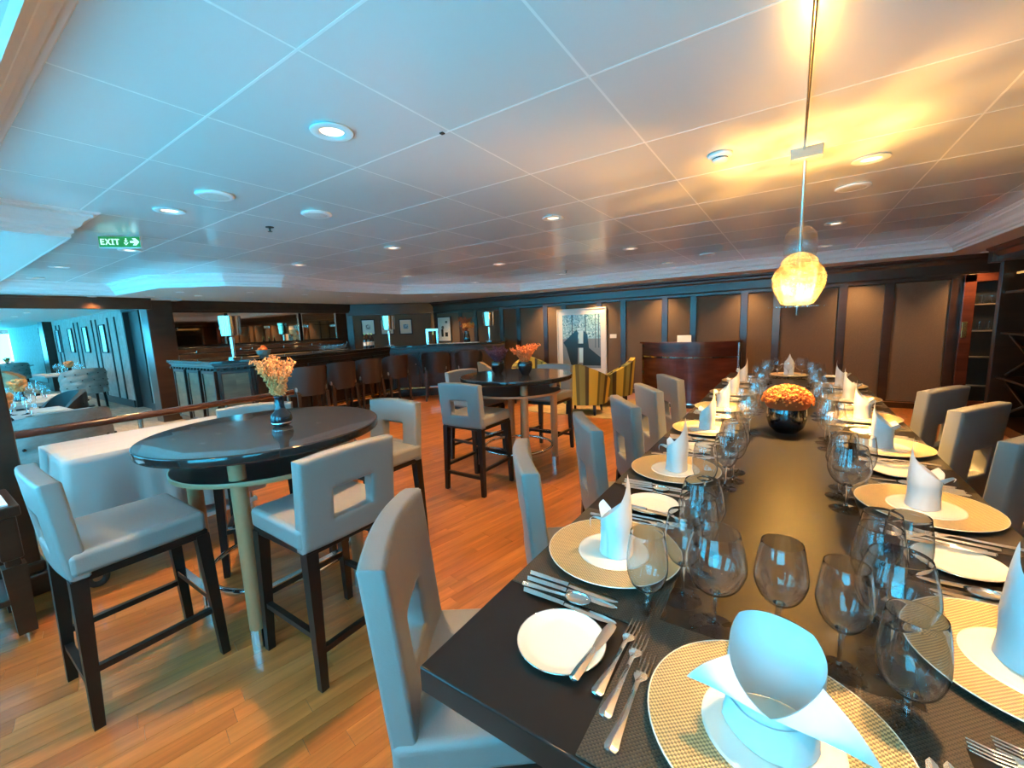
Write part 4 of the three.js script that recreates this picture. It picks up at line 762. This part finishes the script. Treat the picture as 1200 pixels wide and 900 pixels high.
// ---------------------------------------------------------------- reception desk
{
  const N = 28, arc = (R0, y0, y1, dx = 0, a0 = -0.72, a1 = 0.72) => { const o = [], i = []; for (let k = 0; k <= N; k++) { const a = a0 + (a1 - a0) * k / N; o.push([Math.sin(a) * R0, Math.cos(a) * R0]); i.unshift([Math.sin(a) * (R0 - 0.05), Math.cos(a) * (R0 - 0.05)]); } return slab([...o, ...i], y0, y1); };
  const t = thing('reception_desk', 'curved reddish wood reception desk with metal strip', 'desk', [-1.31, 0, -7.62]);
  part(t, 'curved_front', arc(1.06, 0.06, 0.98), M.redWood); part(t, 'kick_base', arc(1.03, 0, 0.06), M.slate);
  part(t, 'ledge', slab((() => { const o = []; for (let k = 0; k <= N; k++) { const a = -0.74 + 1.48 * k / N; o.push([Math.sin(a) * 1.09, Math.cos(a) * 1.09]); } for (let k = N; k >= 0; k--) { const a = -0.74 + 1.48 * k / N; o.push([Math.sin(a) * 0.85, Math.cos(a) * 0.85]); } return o; })(), 0.98, 1.005), M.redWood);
  part(t, 'metal_strip', arc(1.064, 0.765, 0.785), M.chrome, 'inlaid metal strip');
  part(t, 'lower_strip', arc(1.064, 0.06, 0.08), M.chrome, 'lower metal strip');
  part(t, 'end_post', cyl(0.03, 0.03, 1.0, 0.70, 0.5, 0.80), M.chrome, 'metal end post');
  single('desk_card', 'white folded card on top of the reception desk', 'card', merge([rbox(0.2, 0.1, 0.004, -1.33, 1.055, -6.64, 0.001), rbox(0.2, 0.004, 0.05, -1.33, 1.007, -6.665, 0.001)]), M.paper);
}
// ---------------------------------------------------------------- armchairs
const stripeTex = tex(128, 16, (u) => { const k = (u * 5) % 1; return k < 0.4 ? [196, 168, 62] : k < 0.55 ? [92, 88, 40] : k < 0.82 ? [128, 126, 66] : [66, 56, 32]; }, true, [1, 1]);
const stripe = std({ map: stripeTex, roughness: 0.75, side: THREE.DoubleSide });
function tubChair(mat) {
  const t = thing('armchair', '', 'armchair');
  const f = k => (u, v) => { const a = (u - 0.5) * 4.3, ea = Math.abs(u - 0.5) * 2, top = 0.76 - 0.36 * Math.pow(ea, 1.25), h = 0.16 + v * (top - 0.16), r = 0.27 + k + 0.05 * v; return [Math.sin(a) * r * 1.05, h, Math.cos(a) * r]; };
  const rim = sheet((u, v) => { const a = f(0.05)(u, 1), b = f(-0.03)(u, 1); return a.map((q, n) => q + (b[n] - q) * v); }, 28, 1);
  const ed = (u0) => sheet((u, v) => { const a = f(0.05)(u0, v), b = f(-0.03)(u0, v); return a.map((q, n) => q + (b[n] - q) * u); }, 1, 6);
  part(t, 'shell', merge([sheet(f(0.05), 32, 8), sheet(f(-0.03), 32, 8), rim, ed(0), ed(1)]), mat);
  part(t, 'seat_cushion', rbox(0.5, 0.15, 0.52, 0, 0.36, -0.02, 0.05), mat); part(t, 'base', rbox(0.5, 0.14, 0.5, 0, 0.22, -0.02, 0.03), mat);
  for (const [x, z] of [[-0.2, -0.2], [0.2, -0.2], [0.2, 0.2], [-0.2, 0.2]]) part(t, 'foot', legGeo([x, 0.18, z], [x * 1.05, 0, z * 1.05], 0.04, 0.028), M.black);
  return t;
}
const arm = placer(() => tubChair(stripe)), GA = 'striped lounge armchairs';
arm('yellow and olive striped armchair with its back to the round table', [-2.55, 0.012, -5.72], facing(-0.15, -1), GA);
arm('yellow striped armchair facing the large print, beside reception desk', [-2.42, 0.012, -6.55], facing(-1, 0.25), GA);
arm('yellow striped armchair beside the bar end below the wall panels', [-3.95, 0, -6.55], facing(0.6, 0.6), GA);
const tanChair = placer(() => tubChair(M.tan)); tanChair('plain tan armchair between the bar end and striped armchairs', [-4.25, 0, -5.9], facing(0.5, -0.8));
{
  const t = thing('patterned_rug', 'pale yellow patterned rug between the armchairs', 'rug', [-2.75, 0, -6.2]);
  part(t, 'pile', rbox(1.5, 0.012, 1.5, -0.02, 0.006, 0.0, 0.004), std({ color: lin(0.5, 0.36, 0.16), map: mottleTex, roughness: 0.95 }));
}
// ---------------------------------------------------------------- cabinets on the right
{
  const t = thing('wine_cabinet', 'tall dark wood wine cabinet with lattice racks by the long table', 'cabinet', [1.92, 0, -4.4]);
  part(t, 'back_panel', box(0.03, 1.85, 5.2, 0.64, 0.95, 0), M.slate);
  part(t, 'plinth', rbox(0.66, 0.1, 5.3, 0.33, 0.05, 0), M.darkWood); part(t, 'top_board', rbox(0.66, 0.05, 5.3, 0.33, 1.87, 0), M.darkWood);
  part(t, 'cornice', sweep([[0, 2.66], [0, -2.66]], [[0, 1.84], [0.03, 1.85], [0.03, 1.9], [0.08, 1.94], [0.08, 1.96], [0.12, 1.98], [0.12, 2.0]].map(([d, y]) => [d, y])), M.darkWood);
  part(t, 'cornice_end', rbox(0.2, 0.16, 0.14, 0.02, 1.92, -2.66), M.darkWood);
  for (const z of [-2.6, -1.3, 0, 1.3, 2.6]) part(t, 'upright', rbox(0.62, 1.75, 0.09, 0.31, 0.97, z), M.darkWood);
  for (const z of [-1.95, -0.65, 0.65, 1.95]) {
    for (const y of [0.55, 1.05, 1.5]) part(t, 'shelf_board', rbox(0.58, 0.025, 1.21, 0.33, y, z), M.darkWood);
    for (const s of [-1, 1]) { part(t, 'lattice_bar', bar2([0.1, 0.58, z - 0.55 * s], [0.1, 1.03, z + 0.55 * s], 0.02), M.darkWood); part(t, 'lattice_bar', bar2([0.1, 0.12, z - 0.55 * s], [0.1, 0.53, z + 0.55 * s], 0.02), M.darkWood); }
  }
  part(t, 'light_strip', box(0.02, 0.02, 1.1, 0.1, 1.7, -1.95), M.shelfGlow, 'amber cabinet light');
}
{
  const t = thing('display_cabinet', 'reddish wood glass-door display cabinet in the panelled wall corner', 'cabinet', [1.79, 0, -7.64]);
  part(t, 'door_frame', merge([rbox(0.11, 1.72, 0.05, 0.055, 0.9, 0), rbox(0.08, 1.72, 0.05, 0.44, 0.9, 0), rbox(0.48, 0.1, 0.05, 0.24, 1.71, 0), rbox(0.48, 0.12, 0.05, 0.24, 0.1, 0)]), M.redWood);
  part(t, 'glass_pane', box(0.3, 1.5, 0.005, 0.255, 0.9, 0.0), M.pane);
  part(t, 'interior', box(0.3, 1.5, 0.01, 0.255, 0.9, -0.07), M.slate);
  for (const y of [0.35, 0.72, 1.05, 1.38]) part(t, 'shelf', rbox(0.3, 0.018, 0.06, 0.255, y, -0.035), M.tan, 'lit shelf edge');
  part(t, 'push_plate', rbox(0.05, 0.2, 0.008, 0.04, 1.07, 0.028), M.brass, 'pale metal push plate');
}
const cupGlass = placer(() => single('display_glass', '', 'glass', lathe([[0, 0], [0.025, 0], [0.03, 0.1], [0.028, 0.1], [0.02, 0.005], [0, 0.005]], 14), M.glass));
for (const y of [1.06, 1.39]) for (const x of [1.97, 2.05, 2.13]) cupGlass('clear glass on a shelf of the display cabinet', [x, y, -7.675], 0, 'glasses in the display cabinet');

// ---------------------------------------------------------------- handrail, cart, newel, side table
{
  const X = -4.15, t = thing('handrail', 'dark wood handrail with metal posts between lounge and dining area', 'handrail', [X, 0, 0]);
  part(t, 'rail', rod([0, 0.775, -0.05], [0, 0.775, -2.2], 0.028, 14), M.redWood);
  for (const z of [-0.3, -1.0, -1.6, -2.15]) { const p = part(t, 'post', rod([0, 0, z], [0, 0.75, z], 0.016), M.chrome); part(p, 'flange', cyl(0.04, 0.04, 0.01, 0, 0.005, z), M.chrome); }
}
{
  const t = thing('service_cart', 'service cart draped with a pale cloth behind the stool', 'cart', [-3.42, 0, -0.88]);
  part(t, 'cart_top', rbox(0.6, 0.04, 0.9, 0, 0.72, 0), M.steel); part(t, 'lower_shelf', rbox(0.58, 0.03, 0.88, 0, 0.2, 0), M.white);
  for (const [x, z] of [[-1, -1], [1, -1], [1, 1], [-1, 1]]) { part(t, 'post', rod([x * 0.27, 0.12, z * 0.41], [x * 0.27, 0.72, z * 0.41], 0.013), M.chrome); part(t, 'caster_wheel', new THREE.TorusGeometry(0.036, 0.016, 10, 24).rotateY(Math.PI / 2).translate(x * 0.27, 0.052, z * 0.41), M.slate); part(t, 'caster_fork', rbox(0.05, 0.06, 0.03, x * 0.27, 0.1, z * 0.41), M.chrome); }
  const cloth = sheet((u, v) => {     // u round the edge, v: 0 centre .. 1 hem
    const a = u * Math.PI * 2, c = Math.cos(a), s = Math.sin(a), k = Math.max(Math.abs(c) / 0.315, Math.abs(s) / 0.465), ex = c / k, ez = s / k;
    if (v < 0.5) { const q = v / 0.5; return [ex * q, 0.745 + 0.003 * Math.sin(ex * 30) * q, ez * q]; }
    const q = (v - 0.5) / 0.5, w = 0.035 * Math.sin(a * 9) + 0.02 * Math.sin(a * 17 + 1); return [ex * (1 + 0.06 * q) + c * w * q, 0.745 - 0.47 * q - 0.012 * Math.sin(a * 4) * q, ez * (1 + 0.05 * q) + s * w * q];
  }, 120, 24);
  part(t, 'draped_cloth', cloth, M.cloth, 'pale cloth hanging in folds');
}
{
  const t = thing('newel_column', 'thick dark wood column with stepped foot at the handrail end', 'column', [-3.47, 0, -0.235]);
  part(t, 'shaft', rbox(0.2, 1.98, 0.14, 0, 0.99, 0, 0.01), M.darkWood); part(t, 'foot', rbox(0.28, 0.12, 0.2, 0, 0.06, 0, 0.015), M.darkWood); part(t, 'foot_step', rbox(0.24, 0.06, 0.17, 0, 0.15, 0, 0.015), M.darkWood);
}
{
  const t = thing('side_stand', 'dark carved side stand with a white inlaid top by the column', 'stand', [-3.06, 0, -0.02]);
  part(t, 'top', rbox(0.4, 0.05, 0.42, 0, 0.615, 0, 0.008), M.darkWood); part(t, 'inlay', rbox(0.34, 0.008, 0.36, 0, 0.643, 0, 0.002), M.white, 'white inlaid panel');
  for (const [x, z] of [[-1, -1], [1, -1], [1, 1], [-1, 1]]) { const l = part(t, 'leg', merge([rbox(0.07, 0.2, 0.07, x * 0.15, 0.49, z * 0.16, 0.01), rbox(0.05, 0.06, 0.05, x * 0.15, 0.37, z * 0.16, 0.01), legGeo([x * 0.15, 0.36, z * 0.16], [x * 0.15, 0.03, z * 0.16], 0.075, 0.06)]), M.darkWood); part(l, 'caster', cyl(0.012, 0.012, 0.035, x * 0.15, 0.0175, z * 0.16, 10), M.chrome); }
  part(t, 'lower_shelf', rbox(0.36, 0.03, 0.38, 0, 0.2, 0), M.darkWood);
}
// ---------------------------------------------------------------- dining area beyond the rail
function tuftedChair(mat, btn) {
  const t = thing('tufted_chair', '', 'chair');
  const f = k => (u, v) => { const a = (u - 0.5) * 3.4, ea = Math.abs(u - 0.5) * 2, h = 0.36 + v * (0.5 - 0.16 * Math.pow(ea, 3)), r = 0.29 + k; return [Math.sin(a) * r, h, Math.cos(a) * r * 0.9 - 0.05]; };
  const bump = (u, v) => { const c = f(0.05)(u, v), a = (u - 0.5) * 3.4, d = -0.012 * Math.pow(Math.abs(Math.sin(u * 18 + Math.floor(v * 4) * 1.57) * Math.sin(v * 12.57)), 0.5) + 0.006; return [c[0] + Math.sin(a) * d * -1, c[1], c[2] - Math.cos(a) * d]; };
  const rim = sheet((u, v) => { const a = f(0.05)(u, 1), b = f(-0.02)(u, 1); return a.map((q, n) => q + (b[n] - q) * v); }, 28, 1);
  const m2 = mat.clone(); m2.side = THREE.DoubleSide;
  part(t, 'tufted_back', merge([sheet(bump, 48, 20), sheet(f(-0.02), 28, 6), rim]), m2);
  for (let r = 0; r < 3; r++) for (let i = 0; i < 5; i++) { const u = 0.2 + (i + (r % 2) * 0.5) * 0.14, p = f(0.058)(u, 0.3 + r * 0.25); part(t, 'button', new THREE.SphereGeometry(0.011, 8, 6).translate(...p), btn); }
  part(t, 'seat', rbox(0.52, 0.12, 0.5, 0, 0.42, -0.04, 0.04), mat);
  for (const [x, z] of [[-0.2, -0.22], [0.2, -0.22], [0.2, 0.17], [-0.2, 0.17]]) part(t, 'leg', legGeo([x, 0.37, z], [x * 1.08, 0, z * 1.1], 0.045, 0.028), M.black);
  return t;
}
const tufted = placer(() => tuftedChair(M.tuft, M.slate)), GT = 'grey tufted chairs in the dining area';
tufted('grey tufted dining chair right behind the handrail', [-4.62, 0, -0.62], facing(-1, 0.25), GT);
tufted('grey tufted dining chair beside the door in the grey wall', [-11.5, 0, -2.05], facing(-1, 0.1), GT);
tufted('grey tufted dining chair far back near the end window', [-19.0, 0, -1.95], facing(-1, 0.1), GT);
const tanDining = placer(() => tuftedChair(M.tan, M.tan)); tanDining('tan upholstered dining chair by the grey wall table', [-12.9, 0, -1.35], facing(0.2, -1), 'tan dining chairs'); tanDining('tan upholstered dining chair near the end window', [-20.2, 0, -0.9], facing(0.2, -1), 'tan dining chairs');
const slateChair = placer(() => tuftedChair(M.slate, M.slate)); slateChair('black upholstered dining chair between the near dining tables', [-6.2, 0, -0.9], facing(0.2, 1)).scale.set(0.75, 1, 0.75);
const dTable = placer(() => { const t = thing('cafe_table', '', 'table'); part(t, 'tabletop', rbox(0.9, 0.04, 0.9, 0, 0.73, 0, 0.006), M.cloth, 'pale covered top'); part(t, 'pedestal', cyl(0.05, 0.05, 0.7, 0, 0.36, 0), M.black); part(t, 'foot_plate', cyl(0.26, 0.28, 0.03, 0, 0.015, 0, 32), M.black); return t; });
const vaseO = placer(() => { const t = thing('orange_vase', '', 'vase'); part(t, 'holder', lathe([[0, 0], [0.05, 0], [0.055, 0.02], [0.03, 0.06], [0.032, 0.1], [0, 0.1]], 20), M.blueGlass); part(t, 'flower_head', blobs(90, () => { const y = rnd(), a = rr(0, 6.28), r = (0.03 + 0.05 * y) * Math.sqrt(rnd()); return [Math.cos(a) * r, 0.1 + 0.13 * y, Math.sin(a) * r]; }, 0.012, 0.02), M.coral, 'coral orange blooms').userData.kind = 'stuff'; return t; });
const plate2 = placer(() => single('side_plate', '', 'plate', lathe([[0, 0.003], [0.07, 0.004], [0.1, 0.012], [0.1, 0.01], [0.06, 0], [0, 0]], 24), M.china));
const names4 = ['beside the handrail', 'with the black chair', 'by the grey wall', 'deep in the dining area', 'near the end window'];
[[-5.45, -0.42], [-6.95, -0.72], [-12.4, -2.02], [-15.5, -0.6], [-19.9, -1.95]].forEach(([x, z], i) => {
  dTable('pale covered dining table ' + names4[i], [x, 0, z], 0.05, 'pale dining tables');
  vaseO('coral blooms in dark blue holder on the table ' + names4[i], [x + (i === 0 ? 0.36 : 0), 0.75, z], 0, 'coral table vases');
  for (const [dx, dz] of [[0.3, 0], [-0.3, 0], [0, 0.32], [0, -0.32]]) { if (i === 0 && dx > 0) continue; plate2('white side plate on the table ' + names4[i], [x + dx, 0.75, z + dz], 0, 'side plates on the table ' + names4[i]); if (i < 4) { wine('stemmed wine glass on the table ' + names4[i], [x + dx * 0.55 + dz * 0.3, 0.75, z + dz * 0.55 - dx * 0.3], 0, 'wine glasses on the table ' + names4[i]); goblet('water goblet on the table ' + names4[i], [x + dx * 0.55 - dz * 0.3, 0.75, z + dz * 0.55 + dx * 0.3], 0, 'goblets on the table ' + names4[i]); } }
});
const landscape = (c, w, h) => { c.fillStyle = '#dfe9ea'; c.fillRect(0, 0, w, h); c.fillStyle = '#aebfc2'; for (let i = 0; i < 24; i++) c.fillRect(rnd() * w * 0.8, rnd() * h * 0.9, 10 + rnd() * 40, 6 + rnd() * 20); };
['nearest the dark door', 'second from the dark door', 'third from the dark door', 'beside the dark pilaster'].forEach((s, i) => picture('tall pale framed picture on the grey wall, ' + s, 0.42, 0.62, 0.04, [-12.55 - i * 1.45, 1.42, -2.655], 0, landscape, M.slate, 'pictures on the grey dining wall'));
{ const t = thing('wall_socket', 'white socket plate low on the grey wall pier', 'socket', [-9.35, 0.36, -2.655]); part(t, 'plate', rbox(0.16, 0.1, 0.01, 0, 0, 0.004, 0.003), M.white); for (const x of [-0.04, 0.04]) part(t, 'outlet', cyl(0.022, 0.022, 0.006, 0, 0, 0, 16).rotateX(Math.PI / 2).translate(x, 0, 0.01), M.slate); }

renderer.render(scene, camera);
